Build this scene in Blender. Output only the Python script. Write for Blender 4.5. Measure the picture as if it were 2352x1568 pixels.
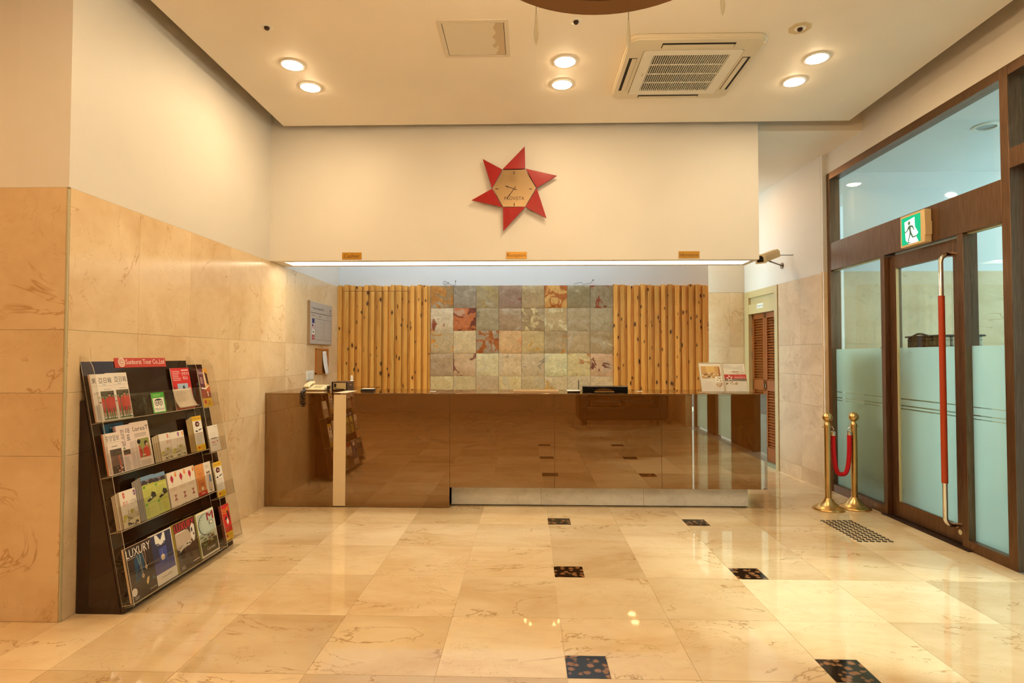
import bpy, bmesh, math, random
from mathutils import Vector, Matrix, noise

RND = random.Random(11)
scene = bpy.context.scene
COL = scene.collection
for o in list(bpy.data.objects):
    bpy.data.objects.remove(o)

# ------------------------------------------------------------------ camera
CAM_H, YAW, PITCH, ROLL, FPX = 1.4516, 0.0265, 0.0268, 0.001, 1326.6
cam_d = bpy.data.cameras.new('camera')
cam = bpy.data.objects.new('camera', cam_d)
COL.objects.link(cam)
cam_d.sensor_fit = 'HORIZONTAL'
cam_d.sensor_width = 36.0
cam_d.lens = 36.0 * FPX / 2352.0
cam_d.clip_start = 0.02
_d = Vector((-math.sin(YAW) * math.cos(PITCH), math.cos(YAW) * math.cos(PITCH), math.sin(PITCH)))
_r = Vector((math.cos(YAW), math.sin(YAW), 0))
_u = _r.cross(_d)
_r2 = _r * math.cos(ROLL) + _u * math.sin(ROLL)
_u2 = _u * math.cos(ROLL) - _r * math.sin(ROLL)
cam.matrix_world = Matrix(((_r2.x, _u2.x, -_d.x, 0), (_r2.y, _u2.y, -_d.y, 0), (_r2.z, _u2.z, -_d.z, CAM_H), (0, 0, 0, 1)))
scene.camera = cam

# ------------------------------------------------------------------ world, sun, exposure
EXPOSURE = 0.12
LAMP = 152.0                       # radiance of the ceiling downlights
LAMP_COL = (1.0, 0.745, 0.44)
STAFF_LAMP = 10.5                  # fluorescent panels behind the soffit
TROUGH = 9.0                      # diffuser in the soffit slot
SKY_COL, SKY_STR = (0.60, 0.89, 1.0), 4.4
SUN_STR = 3.2
world = bpy.data.worlds.new('sky')
scene.world = world
world.use_nodes = True
bg = world.node_tree.nodes['Background']
bg.inputs[0].default_value = (*SKY_COL, 1)
bg.inputs[1].default_value = SKY_STR
sun_d = bpy.data.lights.new('sun', 'SUN')
sun = bpy.data.objects.new('sun', sun_d)
COL.objects.link(sun)
sun_d.energy = SUN_STR
sun_d.angle = math.radians(5)
sun_d.color = (0.96, 1.0, 0.96)
sun.rotation_euler = Vector((-1.5, 0.49, -1.15)).to_track_quat('-Z', 'Y').to_euler()
sun.location = (8, 2, 6)
vs = scene.view_settings
vs.view_transform = 'Standard'
vs.look = 'None'
vs.exposure = EXPOSURE
vs.gamma = 1.0
vs.use_curve_mapping = False
try:
    scene.cycles.max_bounces = 7
    scene.cycles.diffuse_bounces = 3
    scene.cycles.glossy_bounces = 3
    scene.cycles.use_adaptive_sampling = True
    scene.cycles.adaptive_threshold = 0.08
    scene.cycles.adaptive_min_samples = 12
    scene.cycles.transparent_max_bounces = 14
    scene.cycles.use_denoising = True
    scene.cycles.sample_clamp_indirect = 6.0
    scene.cycles.caustics_reflective = False
    scene.cycles.caustics_refractive = False
except Exception:
    pass

# ------------------------------------------------------------------ measures
XL, XR = -2.553, 3.318            # marble wall, glass wall
YK = 3.129                        # outer corner of the marble wall
YC = 5.576                        # counter front
YS = 5.6375                       # soffit face
YB = 7.729                        # back wall
ZM = 2.396                        # top of the marble
ZCL = 3.702                       # ceiling panel
ROWS = [0.0, 0.902, 1.25, 1.6, ZM]

# ------------------------------------------------------------------ helpers: colour, materials
def lin(c):
    return tuple((x / 12.92 if x <= 0.04045 else ((x + 0.055) / 1.055) ** 2.4) for x in c)


def rgb(r, g, b):
    return lin((r / 255.0, g / 255.0, b / 255.0))


MATS = {}


def P(name, col=(0.5, 0.5, 0.5), rough=0.5, metal=0.0, **kw):
    """plain principled material"""
    if name in MATS:
        return MATS[name]
    m = bpy.data.materials.new(name)
    m.use_nodes = True
    b = m.node_tree.nodes['Principled BSDF']
    b.inputs['Base Color'].default_value = (*col, 1)
    b.inputs['Roughness'].default_value = rough
    b.inputs['Metallic'].default_value = metal
    for k, v in kw.items():
        b.inputs[k.replace('_', ' ')].default_value = v
    MATS[name] = m
    return m


def ink(r, g, b, rough=0.55):
    """flat printed colour given in sRGB bytes"""
    return P('ink_%d_%d_%d' % (r, g, b), rgb(r, g, b), rough)


def nodes(m):
    return m.node_tree.nodes, m.node_tree.links


class N:
    """tiny node-graph writer"""
    def __init__(s, m):
        s.t = m.node_tree
        s.n = s.t.nodes
        s.b = s.n['Principled BSDF']

    def new(s, typ, **kw):
        x = s.n.new(typ)
        for k, v in kw.items():
            setattr(x, k, v)
        return x

    def link(s, a, b):
        s.t.links.new(a, b)

    def val(s, sock, v):
        if hasattr(v, 'is_linked') or hasattr(v, 'links'):
            s.link(v, sock)
        else:
            sock.default_value = v

    def math(s, op, a, b=0.0, c=None, clamp=False):
        x = s.new('ShaderNodeMath', operation=op, use_clamp=clamp)
        s.val(x.inputs[0], a)
        s.val(x.inputs[1], b)
        if c is not None:
            s.val(x.inputs[2], c)
        return x.outputs[0]

    def vmath(s, op, a, b):
        x = s.new('ShaderNodeVectorMath', operation=op)
        s.val(x.inputs[0], a)
        s.val(x.inputs[1], b)
        return x.outputs[0]

    def noise(s, vec, scale, detail=4.0, rough=0.55, dist=0.0):
        x = s.new('ShaderNodeTexNoise')
        s.link(vec, x.inputs['Vector'])
        x.inputs['Scale'].default_value = scale
        x.inputs['Detail'].default_value = detail
        x.inputs['Roughness'].default_value = rough
        x.inputs['Distortion'].default_value = dist
        return x.outputs['Fac']

    def ramp(s, fac, stops, interp='LINEAR'):
        x = s.new('ShaderNodeValToRGB')
        x.color_ramp.interpolation = interp
        e = x.color_ramp.elements
        while len(e) > 1:
            e.remove(e[-1])
        e[0].position, e[0].color = stops[0][0], (*stops[0][1], 1)
        for p, c in stops[1:]:
            q = e.new(p)
            q.color = (*c, 1)
        s.link(fac, x.inputs[0])
        return x.outputs[0]

    def mix(s, fac, a, b, blend='MIX'):
        x = s.new('ShaderNodeMix', data_type='RGBA', blend_type=blend)
        s.val(x.inputs[0], fac)
        for sock, v in ((x.inputs[6], a), (x.inputs[7], b)):
            if isinstance(v, tuple):
                sock.default_value = (*v[:3], 1)
            else:
                s.link(v, sock)
        return x.outputs[2]

    def maprange(s, v, a, b, c=0.0, d=1.0):
        x = s.new('ShaderNodeMapRange', clamp=True)
        s.link(v, x.inputs[0])
        for i, q in enumerate((a, b, c, d)):
            x.inputs[i + 1].default_value = q
        return x.outputs[0]

    def bump(s, h, strength=0.2, dist=0.01):
        x = s.new('ShaderNodeBump')
        x.inputs['Strength'].default_value = strength
        x.inputs['Distance'].default_value = dist
        s.link(h, x.inputs['Height'])
        s.link(x.outputs[0], s.b.inputs['Normal'])

    def objvec(s, jitter=True):
        tc = s.new('ShaderNodeTexCoord')
        v = tc.outputs['Object']
        oi = s.new('ShaderNodeObjectInfo')
        s.random = oi.outputs['Random']
        s.objcol = oi.outputs['Color']
        if not jitter:
            return v
        c = s.new('ShaderNodeCombineXYZ')
        s.link(s.math('MULTIPLY', oi.outputs['Random'], 41.0), c.inputs[0])
        s.link(s.math('MULTIPLY', oi.outputs['Random'], 73.0), c.inputs[1])
        s.link(s.math('MULTIPLY', oi.outputs['Random'], 19.0), c.inputs[2])
        return s.vmath('ADD', v, c.outputs[0])


def marble(name, dark, light, vein, rough, vein_amt=0.6, tile_var=0.18, stretch=(1, 1, 1), sc=1.0, spec=0.5):
    if name in MATS:
        return MATS[name]
    m = P(name, light, rough)
    g = N(m)
    v = g.objvec()
    v = g.vmath('MULTIPLY', v, stretch)
    n1 = g.noise(v, 1.6 * sc, 3, 0.6, 0.6)
    base = g.ramp(n1, [(0.30, dark), (0.62, light)])
    n4 = g.noise(v, 14 * sc, 1, 0.6, 0.0)
    base = g.mix(g.maprange(n4, 0.35, 0.75, 0.0, 0.16), base, tuple(min(1, c * 1.25) for c in light))
    n2 = g.noise(v, 1.5 * sc, 5, 0.62, 1.1)
    thin = g.maprange(g.math('ABSOLUTE', g.math('SUBTRACT', n2, 0.5)), 0.0, 0.010, 1.0, 0.0)
    n3 = g.noise(g.vmath('ADD', v, (7.3, 2.1, 4.4)), 2.3 * sc, 1)
    brk = g.maprange(n3, 0.50, 0.62)
    n5 = g.noise(v, 4.0 * sc, 4, 0.65, 1.6)
    thin2 = g.maprange(g.math('ABSOLUTE', g.math('SUBTRACT', n5, 0.52)), 0.0, 0.007, 0.6, 0.0)
    brk2 = g.maprange(n3, 0.56, 0.44)
    veins = g.math('MULTIPLY', g.math('MAXIMUM', g.math('MULTIPLY', thin, brk), g.math('MULTIPLY', thin2, brk2)), vein_amt, clamp=True)
    c = g.mix(veins, base, vein)
    tv = g.maprange(g.random, 0.0, 1.0, 1.0 - tile_var, 1.0 + tile_var * 0.35)
    cc = g.new('ShaderNodeCombineXYZ')
    g.link(tv, cc.inputs[0])
    g.link(g.math('POWER', tv, 1.15), cc.inputs[1])
    g.link(g.math('POWER', tv, 1.4), cc.inputs[2])
    c = g.mix(1.0, c, cc.outputs[0], 'MULTIPLY')
    g.link(c, g.b.inputs['Base Color'])
    g.b.inputs['Specular IOR Level'].default_value = spec
    return m


def paint(name, col, rough=0.55, amt=0.06):
    if name in MATS:
        return MATS[name]
    m = P(name, col, rough)
    g = N(m)
    v = g.objvec()
    n = g.noise(v, 0.9, 2, 0.6, 0.4)
    c = g.ramp(n, [(0.3, tuple(x * (1 - amt) for x in col)), (0.7, col)])
    g.link(c, g.b.inputs['Base Color'])
    return m


WALL_MARBLE = marble('wall_marble', (0.72, 0.49, 0.265), (0.86, 0.65, 0.40), (0.46, 0.21, 0.06), 0.16, 0.6, 0.12)
FLOOR_MARBLE = marble('floor_marble', (0.78, 0.54, 0.29), (0.93, 0.73, 0.46), (0.42, 0.22, 0.07), 0.035, 0.75, 0.20, stretch=(0.7, 1.4, 1), spec=0.7)
PLINTH_MARBLE = marble('plinth_marble', (0.76, 0.72, 0.64), (0.92, 0.88, 0.79), (0.35, 0.33, 0.30), 0.2, 0.45, 0.06, stretch=(3.5, 1.0, 6.0))
GROUT = P('grout', rgb(225, 200, 155), 0.7)
WALL_PAINT = paint('cream_paint', (0.80, 0.745, 0.665))
CEIL_PAINT = paint('ceiling_paint', (0.93, 0.83, 0.69), 0.6, 0.08)
STAFF_PAINT = paint('white_paint', (0.82, 0.82, 0.82))
TRIM_CREAM = P('cream_trim', rgb(226, 204, 165), 0.35)
WHITE_PLASTIC = P('white_plastic', rgb(236, 232, 220), 0.35)
BLACK = P('black_plastic', (0.012, 0.011, 0.010), 0.35)
BLACK_GLOSS = P('black_gloss', (0.010, 0.009, 0.008), 0.08)
CHROME = P('chrome', (0.80, 0.78, 0.74), 0.12, 1.0)
STEEL = P('dull_steel', (0.45, 0.43, 0.40), 0.35, 1.0)
BRASS = P('brass', (0.72, 0.49, 0.20), 0.28, 1.0)
DARK_VOID = P('dark_void', (0.012, 0.010, 0.009), 0.8)

# dark bronze frames
BRONZE = P('bronze_frame', (0.20, 0.105, 0.055), 0.34, 0.75)
_g = N(BRONZE)
_v = _g.objvec()
_n = _g.noise(_g.vmath('MULTIPLY', _v, (60, 60, 2)), 3, 4)
_g.link(_g.ramp(_n, [(0.3, (0.15, 0.075, 0.038)), (0.7, (0.24, 0.135, 0.075))]), _g.b.inputs['Base Color'])

# brown back-painted glass of the counter
COUNTER = P('counter_glass', (0.125, 0.040, 0.005), 0.012)
COUNTER.node_tree.nodes['Principled BSDF'].inputs['IOR'].default_value = 3.1
COUNTER.node_tree.nodes['Principled BSDF'].inputs['Specular Tint'].default_value = (1.0, 0.80, 0.55, 1)
RACK_BROWN = P('rack_brown_acrylic', (0.030, 0.012, 0.005), 0.06, 0.0, IOR=1.55)

# granite insets
GRANITE = P('granite_inset', (0.05, 0.03, 0.02), 0.08)
_g = N(GRANITE)
_v = _g.objvec()
_w = _g.vmath('ADD', _v, _g.vmath('MULTIPLY', _g.new('ShaderNodeTexNoise').outputs['Color'], (0.01, 0.01, 0.01)))
_vo = _g.new('ShaderNodeTexVoronoi')
_g.link(_w, _vo.inputs['Vector'])
_vo.inputs['Scale'].default_value = 24
_nn = _g.noise(_v, 34, 4, 0.7, 1.0)
_f = _g.math('ADD', _g.math('MULTIPLY', _vo.outputs['Distance'], 0.9), _g.math('MULTIPLY', _nn, 0.55))
_g.link(_g.ramp(_f, [(0.52, (0.30, 0.135, 0.05)), (0.62, (0.17, 0.075, 0.030)), (0.68, (0.010, 0.007, 0.005))]), _g.b.inputs['Base Color'])

# pine boards with knots
PINE = P('pine', (0.5, 0.25, 0.08), 0.38)
_g = N(PINE)
_v = _g.objvec()
_gr = _g.noise(_g.vmath('MULTIPLY', _v, (22, 22, 1.3)), 2.2, 6, 0.6, 0.8)
_big = _g.noise(_g.vmath('MULTIPLY', _v, (6, 6, 0.6)), 1.5, 3, 0.5, 0.5)
_c = _g.ramp(_gr, [(0.30, (0.74, 0.30, 0.05)), (0.50, (0.95, 0.47, 0.095)), (0.72, (1.0, 0.62, 0.17))])
_c = _g.mix(_g.maprange(_big, 0.35, 0.7, 0, 0.55), _c, (0.80, 0.33, 0.055))
_vo = _g.new('ShaderNodeTexVoronoi')
_sx = _g.new('ShaderNodeSeparateXYZ')
_g.link(_v, _sx.inputs[0])
_cx = _g.new('ShaderNodeCombineXYZ')
_g.link(_g.math('MULTIPLY', _sx.outputs[0], 8.0), _cx.inputs[0])
_g.link(_g.math('MULTIPLY', _sx.outputs[2], 3.6), _cx.inputs[1])
_vo.voronoi_dimensions = '2D'
_g.link(_cx.outputs[0], _vo.inputs['Vector'])
_vo.inputs['Scale'].default_value = 1.0
_kr = _g.new('ShaderNodeSeparateXYZ')
_g.link(_vo.outputs['Color'], _kr.inputs[0])
_kd0 = _g.math('ADD', _vo.outputs['Distance'], _g.math('MULTIPLY', _kr.outputs[0], 0.07))
_kd = _g.math('ADD', _kd0, _g.math('MULTIPLY', _g.math('SUBTRACT', _g.noise(_v, 40, 3), 0.5), 0.10))
_c = _g.mix(_g.maprange(_kd, 0.085, 0.165, 1, 0), _c, (0.30, 0.10, 0.018))
_c = _g.mix(_g.maprange(_kd, 0.075, 0.095, 1, 0), _c, (0.075, 0.022, 0.006))
_tv = _g.maprange(_g.random, 0, 1, 0.82, 1.15)
_cc = _g.new('ShaderNodeCombineXYZ')
for _i in range(3):
    _g.link(_tv, _cc.inputs[_i])
_c = _g.mix(1.0, _c, _cc.outputs[0], 'MULTIPLY')
_g.link(_c, _g.b.inputs['Base Color'])
_g.bump(_gr, 0.08, 0.003)

# slate: object colour is the ground, "patch" the rusty bloom, "amount" its extent
SLATE = P('slate', (0.3, 0.28, 0.24), 0.62)
_g = N(SLATE)
_v = _g.objvec()
_at = _g.new('ShaderNodeAttribute', attribute_type='OBJECT', attribute_name='patch')
_am = _g.new('ShaderNodeAttribute', attribute_type='OBJECT', attribute_name='amount')
_n1 = _g.noise(_v, 5.0, 6, 0.62, 1.2)
_n2 = _g.noise(_v, 17, 7, 0.68, 1.0)
_n3 = _g.noise(_g.vmath('ADD', _v, (3.1, 9.2, 5.5)), 4.2, 5, 0.55, 0.8)
_c = _g.mix(_g.maprange(_n2, 0.32, 0.66, 0.0, 0.75), _g.objcol, _g.mix(1.0, _g.objcol, (0.60, 0.56, 0.50), 'MULTIPLY'))
_c = _g.mix(_g.maprange(_n3, 0.56, 0.64, 0.0, 0.5), _c, (0.62, 0.52, 0.36))
_th = _g.math('SUBTRACT', 0.665, _g.math('MULTIPLY', _am.outputs['Fac'], 0.27))
_pm = _g.math('MULTIPLY', _g.math('SUBTRACT', _n1, _th), 22.0, clamp=True)
_pc = _g.mix(_g.maprange(_n2, 0.35, 0.68, 0.0, 0.8), _at.outputs['Color'], _g.mix(1.0, _at.outputs['Color'], (0.45, 0.36, 0.28), 'MULTIPLY'))
_c = _g.mix(_pm, _c, _pc)
_g.link(_c, _g.b.inputs['Base Color'])
_g.bump(_g.math('ADD', _g.math('MULTIPLY', _n2, 0.7), _n1), 0.6, 0.010)


def glass(name, tint, fres=1.45, rough=0.0):
    m = bpy.data.materials.new(name)
    m.use_nodes = True
    t = m.node_tree
    t.nodes.clear()
    out = t.nodes.new('ShaderNodeOutputMaterial')
    mix = t.nodes.new('ShaderNodeMixShader')
    tr = t.nodes.new('ShaderNodeBsdfTransparent')
    gl = t.nodes.new('ShaderNodeBsdfGlossy')
    fr = t.nodes.new('ShaderNodeFresnel')
    tr.inputs[0].default_value = (*tint, 1)
    gl.inputs[0].default_value = (1, 1, 1, 1)
    gl.inputs['Roughness'].default_value = rough
    fr.inputs[0].default_value = fres
    ge = t.nodes.new('ShaderNodeNewGeometry')
    pw = t.nodes.new('ShaderNodeMath')
    pw.operation = 'POWER'
    sg_ = t.nodes.new('ShaderNodeMath')
    sg_.operation = 'MULTIPLY_ADD'
    t.links.new(ge.outputs['Backfacing'], sg_.inputs[0])
    sg_.inputs[1].default_value = -2.0
    sg_.inputs[2].default_value = 1.0
    pw.inputs[0].default_value = fres
    t.links.new(sg_.outputs[0], pw.inputs[1])          # same fresnel from both sides of the thin pane
    t.links.new(pw.outputs[0], fr.inputs[0])
    t.links.new(fr.outputs[0], mix.inputs[0])
    t.links.new(tr.outputs[0], mix.inputs[1])
    t.links.new(gl.outputs[0], mix.inputs[2])
    t.links.new(mix.outputs[0], out.inputs[0])
    MATS[name] = m
    return m


GLASS = glass('clear_glass', (0.90, 0.965, 0.945))
ACRYLIC = glass('clear_acrylic', (0.955, 0.945, 0.93), 1.42)
ACRYLIC_EDGE = P('acrylic_edge', (0.62, 0.52, 0.36), 0.25)
GLASS_EDGE = P('glass_edge', (0.55, 0.72, 0.62), 0.2)

FROST = bpy.data.materials.new('frosted_film')
FROST.use_nodes = True
_t = FROST.node_tree
_t.nodes.clear()
_o = _t.nodes.new('ShaderNodeOutputMaterial')
_m1 = _t.nodes.new('ShaderNodeMixShader')
_m2 = _t.nodes.new('ShaderNodeMixShader')
_tp = _t.nodes.new('ShaderNodeBsdfTransparent')
_tl = _t.nodes.new('ShaderNodeBsdfTranslucent')
_df = _t.nodes.new('ShaderNodeBsdfDiffuse')
_tp.inputs[0].default_value = (0.88, 0.96, 0.93, 1)
_tl.inputs[0].default_value = (0.95, 1.0, 0.92, 1)
_df.inputs[0].default_value = (0.66, 0.76, 0.66, 1)
_m1.inputs[0].default_value = 0.28
_t.links.new(_tl.outputs[0], _m1.inputs[1])
_t.links.new(_df.outputs[0], _m1.inputs[2])
_m2.inputs[0].default_value = 0.40
_t.links.new(_m1.outputs[0], _m2.inputs[1])
_t.links.new(_tp.outputs[0], _m2.inputs[2])
_t.links.new(_m2.outputs[0], _o.inputs[0])


def emis(name, col, strength):
    m = bpy.data.materials.new(name)
    m.use_nodes = True
    t = m.node_tree
    t.nodes.clear()
    o = t.nodes.new('ShaderNodeOutputMaterial')
    e = t.nodes.new('ShaderNodeEmission')
    e.inputs[0].default_value = (*col, 1)
    e.inputs[1].default_value = strength
    t.links.new(e.outputs[0], o.inputs[0])
    MATS[name] = m
    return m


BULB = emis('bulb_glow', LAMP_COL, LAMP)
TUBE = emis('fluorescent_panel', (0.74, 0.90, 1.0), STAFF_LAMP)
SLOT = emis('trough_diffuser', (1.0, 0.93, 0.70), TROUGH)

# ------------------------------------------------------------------ helpers: meshes and objects
WM = {}


def setm(o, mw, parent=None):
    WM[o.name] = mw
    if parent is not None:
        o.parent = parent
        o.matrix_local = WM[parent.name].inverted() @ mw
    else:
        o.matrix_world = mw


def tag(o, label=None, cat=None, group=None, kind=None):
    if label:
        o['label'] = label
    if cat:
        o['category'] = cat
    if group:
        o['group'] = group
    if kind:
        o['kind'] = kind
    return o


def thing(name, label, cat, loc=(0, 0, 0), group=None, mw=None):
    o = bpy.data.objects.new(name, None)
    COL.objects.link(o)
    o.empty_display_size = 0.1
    setm(o, mw if mw is not None else Matrix.Translation(loc))
    return tag(o, label, cat, group)


def root_struct(name, loc=(0, 0, 0), mw=None):
    o = bpy.data.objects.new(name, None)
    COL.objects.link(o)
    setm(o, mw if mw is not None else Matrix.Translation(loc))
    o['kind'] = 'structure'
    return o


TEXT_CACHE = {}


def text_mesh(body):
    if body not in TEXT_CACHE:
        c = bpy.data.curves.new('text', 'FONT')
        c.body = body
        c.resolution_u = 2
        o = bpy.data.objects.new('text', c)
        me = bpy.data.meshes.new_from_object(o)
        vs_ = [tuple(v.co) for v in me.vertices]
        fs_ = [tuple(p.vertices) for p in me.polygons]
        bpy.data.objects.remove(o)
        bpy.data.curves.remove(c)
        bpy.data.meshes.remove(me)
        xs = [v[0] for v in vs_]
        ys = [v[1] for v in vs_]
        TEXT_CACHE[body] = (vs_, fs_, min(xs), max(xs), min(ys), max(ys))
    return TEXT_CACHE[body]


class MB:
    def __init__(s):
        s.v, s.f, s.m, s.k = [], [], [], 0

    def mat(s, k):
        s.k = k
        return s

    def face(s, pts):
        b = len(s.v)
        s.v += [tuple(p) for p in pts]
        s.f.append(tuple(range(b, b + len(pts))))
        s.m.append(s.k)

    def box(s, x0, y0, z0, x1, y1, z1):
        b = len(s.v)
        s.v += [(x0, y0, z0), (x1, y0, z0), (x1, y1, z0), (x0, y1, z0), (x0, y0, z1), (x1, y0, z1), (x1, y1, z1), (x0, y1, z1)]
        for q in ((0, 3, 2, 1), (4, 5, 6, 7), (0, 1, 5, 4), (1, 2, 6, 5), (2, 3, 7, 6), (3, 0, 4, 7)):
            s.f.append(tuple(b + i for i in q))
            s.m.append(s.k)
        return s

    def prism(s, pts, c0, c1, fn, kside=None):
        """polygon (a,b) extruded from c0 to c1; fn maps (a,b,c) to xyz"""
        n = len(pts)
        b = len(s.v)
        for c in (c0, c1):
            s.v += [tuple(fn(p[0], p[1], c)) for p in pts]
        s.f += [tuple(b + i for i in range(n))[::-1], tuple(b + n + i for i in range(n))]
        s.m += [s.k, s.k]
        for i in range(n):
            j = (i + 1) % n
            s.f.append((b + i, b + j, b + n + j, b + n + i))
            s.m.append(s.k if kside is None else kside)
        return s

    def lathe(s, prof, c=(0, 0, 0), n=24, fn=None):
        """profile [(r,z)] revolved about z; fn maps local xyz"""
        fn = fn or (lambda x, y, z: (x + c[0], y + c[1], z + c[2]))
        rings = []
        for r_, z_ in prof:
            if r_ < 1e-6:
                rings.append([len(s.v)])
                s.v.append(tuple(fn(0, 0, z_)))
            else:
                rings.append(list(range(len(s.v), len(s.v) + n)))
                s.v += [tuple(fn(r_ * math.cos(2 * math.pi * i / n), r_ * math.sin(2 * math.pi * i / n), z_)) for i in range(n)]
        for a, b in zip(rings[:-1], rings[1:]):
            for i in range(n):
                j = (i + 1) % n
                if len(a) == 1 and len(b) == 1:
                    continue
                if len(a) == 1:
                    q = (a[0], b[j], b[i])
                elif len(b) == 1:
                    q = (a[i], a[j], b[0])
                else:
                    q = (a[i], a[j], b[j], b[i])
                s.f.append(q)
                s.m.append(s.k)
        for rg, rev in ((rings[0], True), (rings[-1], False)):
            if len(rg) > 1:
                s.f.append(tuple(rg[::-1]) if rev else tuple(rg))
                s.m.append(s.k)
        return s

    def ball(s, c, r, n=16, sz=1.0):
        return s.lathe([(r * math.sin(math.pi * i / (n // 2)), -r * sz * math.cos(math.pi * i / (n // 2))) for i in range(n // 2 + 1)], c, n)

    def tube(s, pts, r, n=10, closed=False):
        pts = [Vector(p) for p in pts]
        m = len(pts)
        rs = r if isinstance(r, (list, tuple)) else [r] * m
        rings = []
        up = None
        for i, p in enumerate(pts):
            a = pts[i - 1] if (i > 0 or closed) else p
            b = pts[(i + 1) % m] if (i < m - 1 or closed) else p
            t = (b - a).normalized()
            if up is None:
                up = Vector((0, 0, 1)) if abs(t.z) < 0.9 else Vector((1, 0, 0))
            x = up - t * up.dot(t)
            if x.length < 1e-5:
                x = t.orthogonal()
            x.normalize()
            up = x
            y = t.cross(x)
            rings.append(list(range(len(s.v), len(s.v) + n)))
            s.v += [tuple(p + (x * math.cos(2 * math.pi * k / n) + y * math.sin(2 * math.pi * k / n)) * rs[i]) for k in range(n)]
        pairs = list(zip(rings[:-1], rings[1:])) + ([(rings[-1], rings[0])] if closed else [])
        for a, b in pairs:
            for k in range(n):
                l = (k + 1) % n
                s.f.append((a[k], a[l], b[l], b[k]))
                s.m.append(s.k)
        if not closed:
            s.f += [tuple(rings[0][::-1]), tuple(rings[-1])]
            s.m += [s.k, s.k]
        return s

    def text(s, body, x0, y0, w=None, h=None, z=0.0, fn=None, center=False, vert=False):
        """lettering as flat faces in local xy, lower-left corner at (x0,y0), scaled to w by h"""
        vs_, fs_, a0, a1, b0, b1 = text_mesh(body)
        sx = (w / (a1 - a0)) if w else (h / (b1 - b0))
        sy = (h / (b1 - b0)) if h else sx
        if center:
            x0 -= sx * (a1 - a0) / 2
        fn = fn or (lambda x, y, zz: (x, y, zz))
        b = len(s.v)
        s.v += [tuple(fn(x0 + (v[0] - a0) * sx, y0 + (v[1] - b0) * sy, z)) for v in vs_]
        for f in fs_:
            s.f.append(tuple(b + i for i in f))
            s.m.append(s.k)
        return s

    def rect(s, x0, y0, x1, y1, z=0.0):
        s.face([(x0, y0, z), (x1, y0, z), (x1, y1, z), (x0, y1, z)])
        return s

    def disc(s, x, y, rx, ry=None, z=0.0, n=18):
        ry = ry or rx
        s.face([(x + rx * math.cos(2 * math.pi * i / n), y + ry * math.sin(2 * math.pi * i / n), z) for i in range(n)])
        return s

    def poly2(s, pts, z=0.0):
        s.face([(p[0], p[1], z) for p in pts])
        return s

    def mesh(s, name, mats, smooth=True, recalc=True):
        me = bpy.data.meshes.new(name)
        me.from_pydata(s.v, [], s.f)
        if not isinstance(mats, (list, tuple)):
            mats = [mats]
        for m in mats:
            me.materials.append(m)
        me.polygons.foreach_set('material_index', s.m)
        if recalc:
            b = bmesh.new()
            b.from_mesh(me)
            bmesh.ops.recalc_face_normals(b, faces=b.faces)
            b.to_mesh(me)
            b.free()
        if smooth:
            me.shade_smooth()
            me.set_sharp_from_angle(angle=math.radians(32))
        me.update()
        return me

    def build(s, name, mats, parent=None, local=False, bevel=0.0, smooth=True, recalc=True, label=None, kind=None):
        """world-space geometry unless local; the object sits at its parent's origin, or at its own base"""
        if parent is not None:
            mw = WM[parent.name]
            if not local:
                inv = mw.inverted()
                s.v = [tuple(inv @ Vector(p)) for p in s.v]
        else:
            if local:
                mw = Matrix.Identity(4)
            else:
                xs, ys, zs = zip(*s.v)
                c = Vector(((min(xs) + max(xs)) / 2, (min(ys) + max(ys)) / 2, min(zs)))
                mw = Matrix.Translation(c)
                s.v = [tuple(Vector(p) - c) for p in s.v]
        o = bpy.data.objects.new(name, s.mesh(name, mats, smooth, recalc))
        COL.objects.link(o)
        setm(o, mw, parent)
        if bevel:
            md = o.modifiers.new('bevel', 'BEVEL')
            md.width = bevel
            md.segments = 2
            md.limit_method = 'ANGLE'
            md.angle_limit = math.radians(40)
        if label:
            o['label'] = label
        if kind:
            o['kind'] = kind
        return o


def bx(name, mats, b, parent=None, bevel=0.0, label=None, kind=None, local=False):
    return MB().box(*b).build(name, mats, parent, local=local, bevel=bevel, label=label, kind=kind)


def sbox(name, mats, b, parent=None):
    o = bx(name, mats, b, parent)
    if parent is None:
        o['kind'] = 'structure'
    return o


MESHES = {}


def piece(name, key, maker, mats, loc, parent, rot=None):
    """a repeated piece: mesh data shared by key, placed with its own object"""
    if key not in MESHES:
        MESHES[key] = maker().mesh(name, mats)
    o = bpy.data.objects.new(name, MESHES[key])
    COL.objects.link(o)
    mw = Matrix.Translation(loc)
    if rot is not None:
        mw = mw @ rot
    setm(o, mw, parent)
    return o


def frame(origin, ex, ey):
    """matrix with local x=ex, y=ey, z=ex x ey"""
    ex, ey = Vector(ex).normalized(), Vector(ey).normalized()
    ez = ex.cross(ey)
    m = Matrix((ex, ey, ez)).transposed().to_4x4()
    m.translation = Vector(origin)
    return m


# ================================================================== STRUCTURE
# ---- floor: slab, marble tiles one by one, granite insets
floor = sbox('floor', FLOOR_MARBLE, (-6.2, -4.6, -0.25, 3.318, 8.7, -0.012))
bed = sbox('floor_grout_bed', GROUT, (-3.40, 1.47, -0.012, 3.318, 8.55, -0.0025), floor)
sbox('floor_lobby_field', FLOOR_MARBLE, (-6.2, -4.6, -0.012, 3.318, 1.456, 0.0), floor)
sbox('floor_side_field', FLOOR_MARBLE, (-6.2, 1.456, -0.012, -3.42, 3.12, 0.0), floor)
TX0, TY0, TS = 0.182, 5.058, 0.6
JG = 0.0011


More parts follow.
